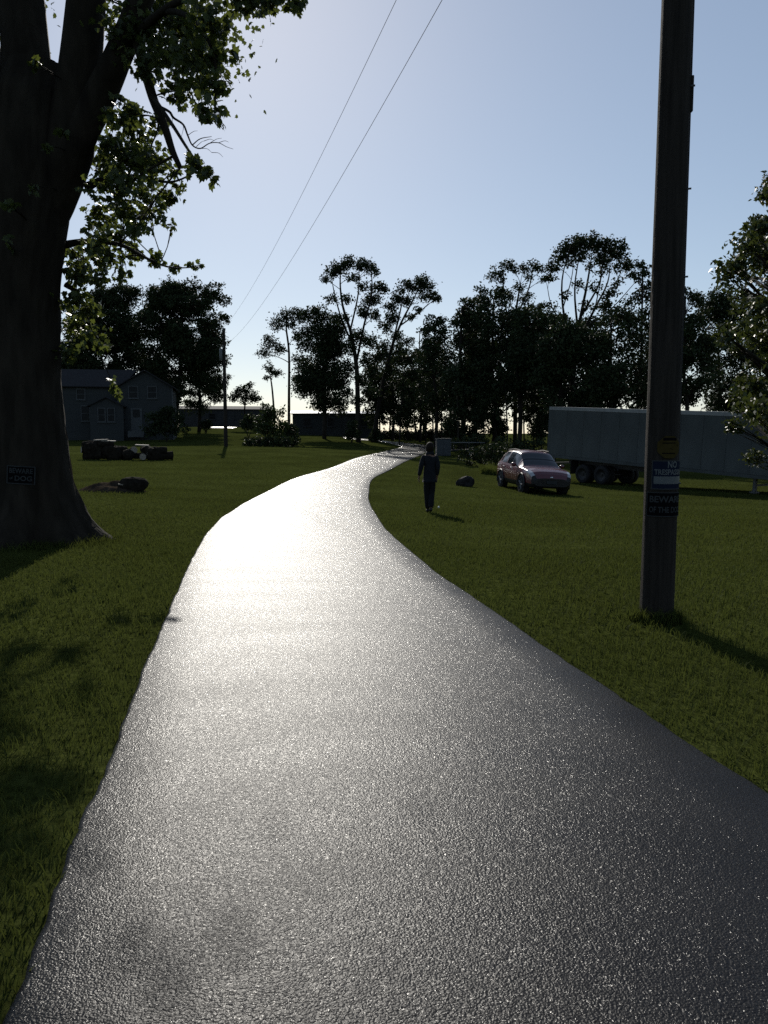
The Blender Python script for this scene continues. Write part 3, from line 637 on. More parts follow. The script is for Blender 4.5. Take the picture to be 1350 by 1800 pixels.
for i, px in enumerate(range(672, 800, 15)):
    shrub('hedgerow_shrub', 'dark scrubby hedgerow shrub beyond the road bend', 'hedgerow shrubs beyond the road bend', px, 772, 104 + (i % 3) * 1.5, [(px,761,8),(px - 6,766,8),(px + 6,765,8),(px,770,9)], seed=240 + i, k=120, leaf=.28)
shrub('shrub', 'wide dark thicket behind the rock on the right lawn', None, 850, 815, 50, [(815,800,12),(835,795,14),(860,790,15),(880,798,12),(845,808,12),(825,812,9),(868,806,13),(890,785,10)], seed=250, k=100, leaf=.2)
shrub('shrub', 'dark undergrowth below the trees behind the red car', None, 905, 800, 58, [(880,775,13),(905,782,14),(930,785,13),(952,780,12),(920,795,12)], seed=251, k=90, leaf=.22)
for i, (px, tp) in enumerate([(795,735), (812,715), (830,705), (848,708), (866,715), (882,735), (945,738), (958,730)]):
    shrub('wood_shrub', 'tall dark shrub filling the shade under the wood', 'shrubs under the wood', px, 780, 72 + (i % 3) * 2, [(px + ry.uniform(-8, 8), ry.uniform(tp, 770), ry.uniform(8, 12)) for _ in range(9)], seed=260 + i, k=75, leaf=.26, fuzz=.4)
shrub('shrub', 'dark undergrowth between steel cabinet and thicket', None, 815, 795, 66, [(800,780,10),(820,775,12),(840,772,12),(855,778,10),(830,785,12)], seed=252, k=80, leaf=.22)
def weeds(px0, px1, Y, n, seed, label):
    rng = np.random.default_rng(seed); b = gbase((px0 + px1) / 2, Y); root = empty('weed_clump', b, label=label, cat='weeds')
    hw_ = (px1 - px0) / 2 * Y / FPX
    x = rng.uniform(-hw_, hw_, n); y = rng.uniform(-.6, .6, n); z = gz(x + b[0], y + b[1]) - b[2]
    h = rng.uniform(.15, .55, n); a = rng.uniform(0, 6.28, n); ln = h * rng.uniform(.1, .5, n); wd = .02
    V = np.stack([np.stack([x - wd, y, z], 1), np.stack([x + wd, y, z], 1), np.stack([x + np.cos(a) * ln, y + np.sin(a) * ln, z + h], 1)], 1)
    npmesh('blade', V.reshape(-1, 3), 3, np.arange(3 * n), M['grass'], root)['kind'] = 'stuff'
weeds(845, 885, 45, 900, 1, 'clump of tall unmown weeds behind the red car')

# ------------------------------------------------------------------ utility poles, wires
def pole(x, y, h, r0, r1, name, label, extra=None):
    root = empty(name, (x, y, g(x, y)), label=label, cat='utility pole', group='utility poles')
    rng = random.Random(int(x * 10)); mb = MB(); n = 40; rows_ = 60; o = 0
    for i in range(rows_ + 1):
        z = -.2 + (h + .2) * i / rows_; r = r0 + (r1 - r0) * max(0, z) / h
        for j in range(n):
            a = 2 * math.pi * j / n
            q = 1 + .012 * math.sin(13 * a + .8 * math.sin(z * 1.3)) + .010 * math.sin(21 * a + 1.1 * math.sin(z * .9 + 2)) + .006 * math.sin(z * 4 + 3 * a)
            mb.v.append((r * q * math.cos(a), r * q * math.sin(a), z))
    for i in range(rows_):
        for j in range(n):
            a_ = i * n + j; b_ = i * n + (j + 1) % n; mb.f.append((a_, b_, b_ + n, a_ + n))
    mb.f.append(tuple(rows_ * n + j for j in range(n)))
    mb.build('shaft', M['pole'], root, smooth=True)
    return root
NP = (2.36, 6.78); FPn = (-12.16, 61.46)
p1 = pole(*NP, 9.6, .1405, .105, 'utility_pole', 'thick wooden utility pole with three warning signs beside the driveway')
mb = MB(); mb.tube([(.142 - .0024 * z, -.012, z) for z in np.linspace(0, 9, 30)], .006, 6); mb.build('ground_wire', M['wire'], p1)
mb = MB(); mb.box((.125, -.03, 4.35), (.03, .05, .28), bev=.006); mb.build('splice_cover', M['pole'], p1)
for z in (1.2, 2.9, 3.6, 4.4, 5.6): MB().tube([(.11, -.06, z), (.14, -.075, z)], .008, 6).build('staple', M['metal'], p1)
p2 = pole(*FPn, 8.95, .15, .11, 'utility_pole', 'slim far utility pole rising from the lawn beside the house')
mb = MB(); mb.tube([(-.22, -.05, 6.5), (-.22, -.05, 6.55), (-.22, -.05, 7.35), (-.22, -.05, 7.4)], [.10, .13, .13, .10], 14); mb.build('transformer', M['metal'], p2, smooth=True)
for p, h in ((p1, 9.6), (p2, 8.95)):
    for z in (h - .15, h - 1.45):
        MB().tube([(0, -.11, z - .05), (0, -.16, z - .05), (0, -.16, z + .08)], .02, 6).build('bracket', M['metal'], p)
        MB().tube([(0, -.16, z + .06), (0, -.16, z + .08), (0, -.16, z + .11), (0, -.16, z + .14)], [.03, .045, .045, .025], 10).build('insulator', M['signwhite'], p, smooth=True)
def wire(a, b_, sag, label):
    pts = []
    for t in np.linspace(0, 1, 60):
        p = np.array(a) * (1 - t) + np.array(b_) * t; p[2] -= sag * 4 * t * (1 - t); pts.append(p)
    o = MB().tube(pts, .005, 5).build('power_line', M['wire'], None, smooth=True); tag(o, label, 'wire', 'overhead lines')
z1, z2 = g(*NP), g(*FPn)
wire((NP[0], NP[1] - .16, z1 + 9.6), (FPn[0], FPn[1] - .16, z2 + 8.95), .9, 'upper overhead line strung between the two poles')
wire((NP[0], NP[1] - .16, z1 + 8.3), (FPn[0], FPn[1] - .16, z2 + 7.6), 1.0, 'lower overhead line strung between the two poles')

# ------------------------------------------------------------------ signs (curved sheets on round posts)
def text_mesh(s, size, maxw=None):
    cu = bpy.data.curves.new('t', 'FONT'); cu.body = s; cu.size = size; cu.align_x = 'CENTER'; cu.align_y = 'CENTER'; cu.extrude = .0; cu.resolution_u = 3
    cu.offset = size * .022
    o = bpy.data.objects.new('t', cu); COL.objects.link(o)
    bpy.context.view_layer.update(); me = bpy.data.meshes.new_from_object(o.evaluated_get(bpy.context.evaluated_depsgraph_get()))
    bpy.data.objects.remove(o)
    v = [tuple(p.co) for p in me.vertices]; f = [tuple(p.vertices) for p in me.polygons]; bpy.data.meshes.remove(me)
    ww = max(p[0] for p in v) - min(p[0] for p in v); s_ = maxw / ww if maxw else 1.
    return [(p[0] * s_, p[1]) for p in v], f
def wrap(uv, rad, a0, lift):   # u along the girth, v up; a0 = centre angle (towards the viewer is -90 degrees)
    return [(math.cos(a0 + u / rad) * (rad + lift), math.sin(a0 + u / rad) * (rad + lift), v) for u, v in uv]
def sheet(u0, u1, v0, v1, rad, a0, lift, n=24, th=.0025):
    mb = MB(); vs = []
    for l in (lift, lift - th):
        for i in range(n + 1):
            u = u0 + (u1 - u0) * i / n
            vs += wrap([(u, v0), (u, v1)], rad, a0, l)
    k = 2 * (n + 1); fs = []
    for i in range(n):
        a = 2 * i
        fs += [(a, a + 2, a + 3, a + 1), (k + a, k + a + 1, k + a + 3, k + a + 2), (a, k + a, k + a + 2, a + 2), (a + 1, a + 3, k + a + 3, k + a + 1)]
    fs += [(0, 1, k + 1, k), (2 * n, k + 2 * n, k + 2 * n + 1, 2 * n + 1)]
    return mb.add(vs, fs)
def frame_strips(u, v, t, rad, a0, lift):
    mb = MB()
    for (u0, u1, v0, v1) in ((-u, u, v - t, v), (-u, u, -v, -v + t), (-u, -u + t, -v + t, v - t), (u - t, u, -v + t, v - t)):
        s = sheet(u0, u1, v0, v1, rad, a0, lift, 20 if u1 - u0 > t * 2 else 2, .001); mb.add(s.v, s.f)
    return mb
def put_text(s, size, uc, vc, maxw, rad, a0, m, parent, lift=.0045):
    v, f = text_mesh(s, size, maxw)
    MB().add(wrap([(x + uc, y + vc) for x, y in v], rad, a0, lift), f).build('lettering', m, parent, fix=False)
def pole_z(py): return float(at(1160, py, NP[1] - .135)[2])
rr_ = .142
zc = pole_z(835)
s = empty('warning_sign', (NP[0], NP[1], zc), label='blue and white no trespassing sign, middle sign on the pole', cat='sign')
sheet(-.17, .17, -.122, .122, rr_, R(-72), .004).build('sign_plate', M['signblue'], s)
frame_strips(.17, .122, .009, rr_, R(-72), .0052).build('border', M['signgrey'], s)
sheet(-.15, .15, -.075, -.012, rr_, R(-72), .0052, th=.001).build('white_band', M['signwhite'], s)
put_text('NO', .075, 0, .085, .085, rr_, R(-72), M['signwhite'], s, .0056)
put_text('TRESPASSING', .062, 0, .022, .29, rr_, R(-72), M['signwhite'], s, .0056)
zc = pole_z(887)
s = empty('warning_sign', (NP[0], NP[1], zc), label='black beware of the dog sign, lowest sign on the pole', cat='sign')
sheet(-.17, .17, -.102, .102, rr_ + .001, R(-88), .004).build('sign_plate', M['signblack'], s)
frame_strips(.17, .102, .006, rr_ + .001, R(-88), .0052).build('border', M['signgrey'], s)
put_text('BEWARE', .075, 0, .042, .285, rr_ + .001, R(-88), M['signgrey'], s, .0056)
put_text('OF THE DOG', .068, 0, -.046, .285, rr_ + .001, R(-88), M['signgrey'], s, .0056)
zc = pole_z(786)
s = empty('warning_sign', (NP[0], NP[1], zc), label='faded yellow eight-sided sign, uppermost sign on the pole', cat='sign')
oct_ = [(math.cos(R(22.5 + 45 * i)) * .108, math.sin(R(22.5 + 45 * i)) * .10) for i in range(8)]
def disc(poly, rad, a0, lift, th=.002):
    # fan of fine strips so that the plate follows the curve
    mb = MB(); us = np.linspace(min(p[0] for p in poly), max(p[0] for p in poly), 17); vs = []
    n = len(poly)
    for u in us:
        ys = []
        for i in range(n):
            a, b_ = poly[i], poly[(i + 1) % n]
            if abs(a[0] - b_[0]) > 1e-9 and min(a[0], b_[0]) - 1e-9 <= u <= max(a[0], b_[0]) + 1e-9: ys.append(a[1] + (b_[1] - a[1]) * (u - a[0]) / (b_[0] - a[0]))
        lo, hi = (min(ys), max(ys)) if ys else (0, 0)
        for l in (lift, lift - th): vs += wrap([(u, lo), (u, hi)], rad, a0, l)
    fs = []
    for i in range(len(us) - 1):
        a = 4 * i; b_ = a + 4
        fs += [(a, b_, b_ + 1, a + 1), (a + 2, a + 3, b_ + 3, b_ + 2), (a, a + 2, b_ + 2, b_), (a + 1, b_ + 1, b_ + 3, a + 3)]
    fs += [(0, 1, 3, 2), tuple(4 * (len(us) - 1) + k for k in (0, 2, 3, 1))]
    return mb.add(vs, fs)
disc(oct_, rr_, R(-84), .004).build('sign_plate', M['signyellow'], s)
sheet(-.055, .06, .055, .078, rr_, R(-84), .0052, th=.001).build('dark_band', M['signblack'], s)
v = [(.0, -.01), (.07, .028), (.075, .012), (.02, -.02)]
MB().add(wrap(v, rr_, R(-84), .0055), [(0, 1, 2, 3)]).build('emblem', M['signblack'], s)
for v0 in (-.055, .03):
    sheet(-.06, .05, v0, v0 + .008, rr_, R(-84), .0052, th=.001).build('dark_stripe', M['signblack'], s)
# on the tree
tz = float(at(67, 834, TY - .53)[2]) - TB[2]; tr_ = .56
s = empty('warning_sign', (TB[0] + tx(tz), TB[1], TB[2] + tz), label='dark beware of dog sign nailed to the huge tree trunk', cat='sign')
a0 = R(-80)
def tree_shift(o):
    o.rotation_euler[1] = R(-3); o.rotation_euler[0] = 0
sheet(-.185, .185, -.13, .13, tr_, a0, .03).build('sign_plate', M['signblack'], s)
frame_strips(.185, .13, .014, tr_, a0, .0312).build('border', M['signgrey'], s)
put_text('BEWARE', .098, 0, .055, .30, tr_, a0, M['signgrey'], s, .0316)
put_text('of', .055, -.125, -.05, None, tr_, a0, M['signgrey'], s, .0316)
put_text('DOG', .10, .035, -.05, .22, tr_, a0, M['signgrey'], s, .0316)
s.rotation_euler = (0, R(4), 0)

# ------------------------------------------------------------------ house
def window(parent, u, z, wd, ht, v, mats=('trim', 'windowpane')):
    t = .09
    mb = MB()
    mb.box((u, v - .03, z + ht / 2 + t / 2), (wd + 2 * t, .08, t)).box((u, v - .03, z - ht / 2 - t / 2), (wd + 2 * t, .08, t))
    mb.box((u - wd / 2 - t / 2, v - .03, z), (t, .08, ht)).box((u + wd / 2 + t / 2, v - .03, z), (t, .08, ht)); mb.box((u, v - .028, z), (wd, .05, .05))
    f = mb.build('window', M[mats[0]], parent)
    MB().box((u, v - .012, z + ht / 4 + .012), (wd, .02, ht / 2 - .026)).build('pane', M[mats[1]], f)
    MB().box((u, v - .006, z - ht / 4 - .012), (wd, .02, ht / 2 - .026)).build('pane', M[mats[1]], f)
    MB().box((u, v - .06, z - ht / 2 - t - .03), (wd + .3, .16, .05)).build('sill', M[mats[0]], f)
HB = at(305, 775, 85); HB[2] = g(HB[0], HB[1])
H = empty('farmhouse', HB, R(11), label='two-storey grey farmhouse with front gable and dark roof under trees', cat='house')
# gable block
MB().prism([(-5.5, -.4), (0, -.4), (0, 5.5), (-2.75, 7.15), (-5.5, 5.5)], 1, 0, 6.5).build('gable_wall', M['siding'], H)
MB().prism([(1.3, -.4), (6.9, -.4), (6.9, 5.6), (1.3, 5.6)], 0, -13.8, -5.503).build('wing_wall', M['siding'], H)
def slab(pts, th, name, m, parent):
    a, b_, c, d = [Vector(p) for p in pts]; nn = (b_ - a).cross(d - a).normalized()
    if nn.z < 0: nn = -nn
    vs = [a, b_, c, d] + [p + nn * th for p in (a, b_, c, d)]
    return MB().add(vs, [(3, 2, 1, 0), (4, 5, 6, 7), (0, 1, 5, 4), (1, 2, 6, 5), (2, 3, 7, 6), (3, 0, 4, 7)]).build(name, m, parent)
slab([(.35, -.4, 5.30), (.35, 6.9, 5.30), (-2.75, 6.9, 7.17), (-2.75, -.4, 7.17)], .12, 'roof', M['shingle'], H)
slab([(-5.85, -.4, 5.30), (-5.85, 6.9, 5.30), (-2.752, 6.9, 7.17), (-2.752, -.4, 7.17)], .12, 'roof', M['shingle'], H)
slab([(-14.2, .95, 5.45), (-5.2, .95, 5.45), (-4.0, 4.1, 7.45), (-14.2, 4.1, 7.45)], .12, 'roof', M['shingle'], H)
slab([(-14.2, 7.25, 5.45), (-5.2, 7.25, 5.45), (-4.0, 4.102, 7.45), (-14.2, 4.102, 7.45)], .12, 'roof', M['shingle'], H)
MB().prism([(1.3, 5.6), (6.9, 5.6), (4.1, 7.4)], 0, -13.79, -13.6).build('gable_end', M['siding'], H)
# enclosed porch with its own small gable
MB().prism([(-8.2, -.4), (-4.9, -.4), (-4.9, 3.5), (-6.55, 4.3), (-8.2, 3.5)], 1, -1.0, 1.29).build('porch_wall', M['siding'], H)
slab([(-4.65, -1.3, 3.36), (-4.65, 1.28, 3.36), (-6.55, 1.28, 4.32), (-6.55, -1.3, 4.32)], .08, 'porch_roof', M['shingle'], H)
slab([(-8.45, -1.3, 3.36), (-8.45, 1.28, 3.36), (-6.552, 1.28, 4.32), (-6.552, -1.3, 4.32)], .08, 'porch_roof', M['shingle'], H)
window(H, -3.95, 4.95, .85, 1.15, 0); window(H, -2.05, 4.95, .85, 1.15, 0)
window(H, -9.4, 4.75, .75, 1.0, 1.3); window(H, -9.0, 2.75, .75, 1.5, 1.3)
window(H, -7.05, 2.55, .62, 1.3, -1.0); window(H, -6.1, 2.55, .62, 1.3, -1.0)
window(H, -11.9, 2.75, .75, 1.5, 1.3); window(H, -11.9, 4.75, .75, 1.0, 1.3)
d = MB().box((-3.7, -.03, 2.1), (1.15, .08, 2.4)).build('door', M['trim'], H)
MB().box((-3.7, -.08, 2.75), (.7, .03, .8)).build('door_glass', M['windowpane'], d)
MB().tube([(-3.28, -.06, 2.0), (-3.28, -.12, 2.0)], .03, 8).build('handle', M['metal'], d)
MB().box((-3.7, -.5, .72), (1.6, .95, .36)).box((-3.7, -1.05, .42), (1.6, .5, .3)).build('steps', M['trim'], H)
for u in (-5.5, 0): MB().box((u + (.004 if u else -.0), -.012, 2.6), (.14, .06, 5.6)).build('corner_board', M['trim'], H)

# ------------------------------------------------------------------ mobile home and long shed
def low_building(name, label, cx, cy, rz, L, D, Ht, wallm, roofm, wins, door=None, pitch=.25):
    B = empty(name, (cx, cy, g(cx, cy)), rz, label=label, cat='building')
    MB().prism([(0, -.5), (D, -.5), (D, Ht), (D / 2, Ht + pitch), (0, Ht)], 0, -L / 2, L / 2).build('wall', wallm, B)
    slab([(-L / 2 - .2, -.25, Ht - .03), (L / 2 + .2, -.25, Ht - .03), (L / 2 + .2, D / 2, Ht + pitch + .03), (-L / 2 - .2, D / 2, Ht + pitch + .03)], .06, 'roof', roofm, B)
    slab([(-L / 2 - .2, D + .25, Ht - .03), (L / 2 + .2, D + .25, Ht - .03), (L / 2 + .2, D / 2 + .002, Ht + pitch + .03), (-L / 2 - .2, D / 2 + .002, Ht + pitch + .03)], .06, 'roof', roofm, B)
    for u, z, wd, ht in wins: window(B, u, z, wd, ht, 0, ('shed', 'windowpane'))
    if door:
        dd = MB().box((door, -.03, 1.25), (.95, .07, 2.1)).build('door', M['shed'], B)
        MB().tube([(door + .36, -.05, 1.2), (door + .36, -.12, 1.2)], .03, 8).build('handle', M['metal'], dd)
    return B
low_building('mobile_home', 'long low grey mobile home behind the round dense tree', -5.9, 98, R(6), 10.5, 4.2, 2.75, M['siding'], M['roofmetal'], [(-3.5, 1.7, .9, .9), (-.6, 1.7, .7, 1.), (3.6, 1.7, 1.2, .9)], 1.4)
low_building('long_shed', 'long low grey shed on the rise beyond the far pole', -24.5, 124, R(11), 14, 6, 2.7, M['shed'], M['shingle'], [(-2, 1.6, .9, .8), (3.6, 1.6, .9, .8)], 0.8, .5)

# ------------------------------------------------------------------ semi-trailer
tl = at(962, 803, 44.5); tr = at(1240, 832, 36.0)
axis_ = Vector(tr) - Vector(tl); ang = math.atan2(axis_.y, axis_.x); tilt = math.atan2(axis_.z, math.hypot(axis_.x, axis_.y))
T = empty('semi_trailer', tl, label='long pale grey box semi-trailer parked by the wood behind the car', cat='trailer')
T.rotation_euler = (0, -tilt, ang)
TL, TH, TW = 16.0, 2.75, 2.5
MB().box((TL / 2, TW / 2, TH / 2), (TL, TW - .02, TH)).build('cargo_box', M['trailer'], T)
pm = None
for i in range(13):
    mb_w = (TL - .3) / 13
    if pm is None: pm = MB().box((0, 0, 0), (mb_w - .012, .02, TH - .3), bev=.004).build('side_panel', M['trailer'], T); po = pm
    else: po = pm.copy(); COL.objects.link(po); po.parent = T
    po.location = (.15 + mb_w * (i + .5), -.004, TH / 2)
MB().box((TL / 2, -.002, TH - .075), (TL + .02, .06, .15)).build('top_rail', M['rail'], T)
MB().box((TL / 2, -.002, .07), (TL + .02, .07, .14)).build('bottom_rail', M['trailer'], T)
MB().box((TL / 2, TW / 2, TH + .012), (TL + .04, TW + .06, .025)).build('roof', M['rail'], T)
for v in (.62, 1.88):
    dr = MB().box((-.03, v, TH / 2), (.05, 1.22, TH - .1)).build('rear_door', M['trailer'], T)
    MB().tube([(-.075, v, .12), (-.075, v, TH - .12)], .02, 6).build('lock_rod', M['metal'], dr)
MB().box((.1, TW / 2, -.35), (.1, 2.2, .1)).box((.1, .5, -.18), (.08, .08, .34)).box((.1, 2.0, -.18), (.08, .08, .34)).build('underride_guard', M['metal'], T)
MB().box((4, .75, -.16), (6, .14, .3)).box((4, 1.75, -.16), (6, .14, .3)).build('bogie_rail', M['blackplastic'], T)
def wheel(parent, x, y, z, r, wd, axis='y', name='wheel', rim='metal'):
    wh = empty(name, (x, y, z)); wh.parent = parent
    prof = [(-.5, .62), (-.5, .86), (-.42, .97), (-.2, 1.), (.2, 1.), (.42, .97), (.5, .86), (.5, .62)]
    mb = MB(); n = 28
    for a_, q in prof:
        for j in range(n):
            an = 2 * math.pi * j / n; p = (r * q * math.cos(an), a_ * wd, r * q * math.sin(an))
            mb.v.append(p if axis == 'y' else (p[1], p[0], p[2]))
    for i in range(len(prof) - 1):
        for j in range(n):
            a_ = i * n + j; b_ = i * n + (j + 1) % n; mb.f.append((a_, b_, b_ + n, a_ + n))
    mb.build('tyre', M['rubber'], wh, smooth=True)
    mb = MB(); m0 = [(-.42, .63), (-.36, .55), (-.2, .5), (-.2, .12), (-.3, 0.001)]
    for sgn in (1, -1):
        o = len(mb.v)
        for a_, q in m0:
            for j in range(n):
                an = 2 * math.pi * j / n; p = (r * q * math.cos(an), sgn * a_ * wd, r * q * math.sin(an))
                mb.v.append(p if axis == 'y' else (p[1], p[0], p[2]))
        for i in range(len(m0) - 1):
            for j in range(n):
                a_ = o + i * n + j; b_ = o + i * n + (j + 1) % n; mb.f.append((a_, b_, b_ + n, a_ + n))
    mb.build('rim', M[rim], wh, smooth=True)
    if axis == 'x':
        mb = MB()
        for k in range(5):
            an = 2 * math.pi * k / 5
            for s_ in (-1, 1): mb.tube([(s_ * wd * .36, 0, 0), (s_ * wd * .40, r * .6 * math.cos(an), r * .6 * math.sin(an))], [.05, .035], 5)
        mb.build('spoke', M['metal'], wh)
    return wh
def trz(x, y):     # local ground height below a point of the tilted trailer
    p = T.matrix_basis @ Vector((x, y, 0)); return g(p.x, p.y) - p.z
for x in (2.6, 3.9):
    for y in (.18, .52, TW - .52, TW - .18): wheel(T, x, y, trz(x, y) + .49, .5, .26, rim='blackplastic')
    MB().tube([(x, .1, trz(x, .5) + .49), (x, TW - .1, trz(x, .5) + .49)], .07, 10).build('axle', M['blackplastic'], T)
for y in (.55, TW - .55):
    zg = trz(12.2, y)
    MB().box((12.2, y, (zg + .1) / 2), (.14, .14, abs(zg) - .0), bev=.01).box((12.2, y, zg + .05), (.3, .3, .06)).build('landing_leg', M['metal'], T)
MB().box((12.2, TW / 2, -.35), (.08, 1.2, .08)).build('landing_brace', M['metal'], T)
for y in (.35, TW - .35): MB().box((1.75, y, -.42), (.02, .6, .75)).build('mud_flap', M['rubber'], T)

# ------------------------------------------------------------------ red crossover car
def make_car():
    cx, cy = 6.45, 34.9
    C = empty('parked_car', (cx, cy, g(cx, cy)), R(180) + math.atan2(.109, .994) * 1.0, label='dark red crossover car parked facing out on the right lawn', cat='car')
    C.rotation_euler = (0, 0, R(180 + 6.5))
    # slope of the lawn under the car
    fw = Vector((math.sin(R(6.5)), -math.cos(R(6.5)))); dz = (g(cx + fw.x * 1.35, cy + fw.y * 1.35) - g(cx - fw.x * 1.35, cy - fw.y * 1.35)) / 2.7
    sd2 = Vector((-fw.y, fw.x)); dzs = (g(cx + sd2.x * .8, cy + sd2.y * .8) - g(cx - sd2.x * .8, cy - sd2.y * .8)) / 1.6
    C.rotation_euler = (math.atan(dz), math.atan(dzs) * 1., R(180 + 9)); C.scale = (1.05, 1.05, 1.05)
    ST = [  # y, halfwidth, zbottom, zshoulder, top halfwidth, ztop edge, ztop
        (-2.29, .72, .42, .78, .58, .84, .88), (-2.22, .84, .30, .96, .62, 1.02, 1.06), (-2.05, .89, .26, 1.04, .63, 1.26, 1.32), (-1.80, .91, .25, 1.06, .63, 1.47, 1.53),
        (-1.45, .925, .24, 1.05, .63, 1.56, 1.63), (-.8, .93, .23, 1.02, .65, 1.59, 1.675), (-.1, .93, .23, 1.00, .65, 1.58, 1.67), (.3, .93, .23, .995, .645, 1.52, 1.615),
        (.7, .93, .23, .99, .69, 1.27, 1.34), (1.08, .93, .24, .985, .75, 1.03, 1.075), (1.45, .925, .24, .97, .66, 1.005, 1.04), (1.85, .905, .25, .91, .62, .95, .985), (2.1, .86, .26, .82, .58, .865, .90), (2.22, .80, .29, .70, .54, .74, .77), (2.29, .70, .36, .58, .48, .60, .62)]
    ys = np.array([s_[0] for s_ in ST]); U_ = np.sort(np.unique(np.concatenate([np.linspace(-2.29, 2.29, 110), ys])))
    I = [np.interp(U_, ys, [s_[k] for s_ in ST]) for k in range(1, 7)]
    for k in range(6):
        c_ = I[k].copy(); p_ = np.pad(c_, 2, mode='edge'); I[k] = (p_[:-4] + 2 * p_[1:-3] + 3 * p_[2:-2] + 2 * p_[3:-1] + p_[4:]) / 9
    hwd, zb, zs, wt, ze, zt = I
    J = []
    for i in range(len(U_)):
        a, b_, c, d_, e, f = hwd[i], zb[i], zs[i], wt[i], ze[i], zt[i]
        J.append([(0, b_), (a * .80, b_), (a * .94, b_ + .06), (a * .985, b_ + .28 * (c - b_)), (a, b_ + .6 * (c - b_)), (a * .985, c - .05), (a * .955, c), (a * .93, c + (e - c) * .10),
                  (a * .93 + (d_ - a * .93) * .5 + .015, c + (e - c) * .55), (d_ + .01, e - (e - c) * .03), (d_ * .86, e + (f - e) * .55), (d_ * .5, f - (f - e) * .12), (0, f)])
    J = np.array(J); nj = J.shape[1]
    parts = {}
    def cls(y, j, x, z):
        if .36 < y < 1.04 and j >= 9 : return 'windshield'
        if 7 <= j < 9 and -1.72 < y < .86:
            if -.86 < y < -.76 or -1.52 < y < -1.44 or .60 < y: return 'body'
            if y > -.02 and (z > 1.50 ): return 'body'
            return 'side_window' if y > -.8 else ('rear_side_window' if y > -1.48 else 'quarter_window')
        if j >= 10 and -2.12 < y < -1.72: return 'rear_window'
        if 1.82 < y < 2.2 and 5 <= j < 8: return 'headlight'
        if y > 2.19 and 3 <= j < 8: return 'bumper_trim'
        if j < 3: return 'sill_trim'
        return 'body'
    for sgn in (1, -1):
        for i in range(len(U_) - 1):
            for j in range(nj - 1):
                q = [(J[i, j], U_[i]), (J[i, j + 1], U_[i]), (J[i + 1, j + 1], U_[i + 1]), (J[i + 1, j], U_[i + 1])]
                v = [(sgn * p[0][0], p[1], p[0][1]) for p in q]
                key = cls((U_[i] + U_[i + 1]) / 2, j, 0, (v[0][2] + v[1][2]) / 2)
                if key in ('side_window', 'rear_side_window', 'quarter_window', 'headlight'): key += '#%d' % sgn
                parts.setdefault(key, MB()).add(v, [(0, 1, 2, 3)])
        for i in (0, len(U_) - 1):
            parts['body' if i == 0 else 'bumper_trim'].add([(sgn * p[0], U_[i], p[1]) for p in J[i]], [tuple(range(nj))])
    mm = {'windshield': 'glass', 'side_window': 'glass', 'rear_side_window': 'glass', 'quarter_window': 'glass', 'rear_window': 'glass', 'headlight': 'lamp', 'bumper_trim': 'blackplastic', 'sill_trim': 'blackplastic', 'body': 'paint'}
    for k_, mb in parts.items():
        nm = k_.split('#')[0]; me = bpy.data.meshes.new(nm); me.from_pydata(mb.v, [], mb.f)
        bm = bmesh.new(); bm.from_mesh(me); bmesh.ops.remove_doubles(bm, verts=bm.verts, dist=.0005); bmesh.ops.recalc_face_normals(bm, faces=bm.faces); bm.to_mesh(me); bm.free()
        link(nm, me, M[mm[nm]], C, smooth=True)
    for sx in (-1, 1):
        for y in (-1.36, 1.36):
            wheel(C, sx * .83, y, .34, .345, .24, 'x')
            mb = MB(); ring = []
            for k in range(25):
                an = math.pi * (k / 24) * 1.16 - .25
                ring.append((sx * .936, y + .42 * math.cos(an), .34 + .42 * math.sin(an)))
            mb.tube(ring, .035, 6); mb.build('wheel_arch', M['blackplastic'], C, smooth=True)
            MB().tube([(sx * .70, y, .36), (sx * .932, y, .36)], .40, 28).build('wheel_well', M['rubber'], C)
        mb = MB(); mb.lump((sx * 1.03, .62, 1.08), .12, random.Random(1), 2, .0, (.95, .6, .75)); mr = mb.build('wing_mirror', M['paint'], C, smooth=True)
        MB().tube([(sx * .88, .66, 1.01), (sx * .97, .64, 1.04)], .03, 6).build('mirror_arm', M['blackplastic'], C)
        MB().box((sx * 1.03, .545, 1.08), (.17, .02, .11), bev=.008).build('mirror_glass', M['chrome'], C)
        for y in (-.05, -1.05): MB().box((sx * .918, y, .93), (.03, .2, .03), bev=.008).build('door_handle', M['chrome'], C)
        for y0 in (.75, -.82): MB().box((sx * .931, y0, .66), (.006, .012, .56)).build('door_gap', M['blackplastic'], C)
        MB().tube([(sx * .60, -1.5, 1.63), (sx * .615, -.6, 1.69), (sx * .61, .1, 1.66)], .018, 6).build('roof_rail', M['blackplastic'], C)
        MB().box((sx * .62, 2.235, .45), (.2, .06, .08), bev=.01).build('fog_lamp', M['lamp'], C)
    mb = MB()
    for k in range(4): mb.box((0, 2.285, .60 - k * .045), (.9 - k * .05, .035, .016))
    mb.build('grille', M['blackplastic'], C)
    MB().box((0, 2.31, .50), (.42, .02, .13), bev=.004).build('number_plate', M['signgrey'], C)
    MB().lump((0, 2.275, .69), .05, random.Random(2), 2, 0., (1.3, .4, .8)).build('badge', M['chrome'], C, smooth=True)
    for sx in (-1, 1): MB().tube([(sx * .12 - .2, 1.03, 1.075), (sx * .12 + .3, .92, 1.17)], .009, 5).build('wiper', M['blackplastic'], C)
make_car()

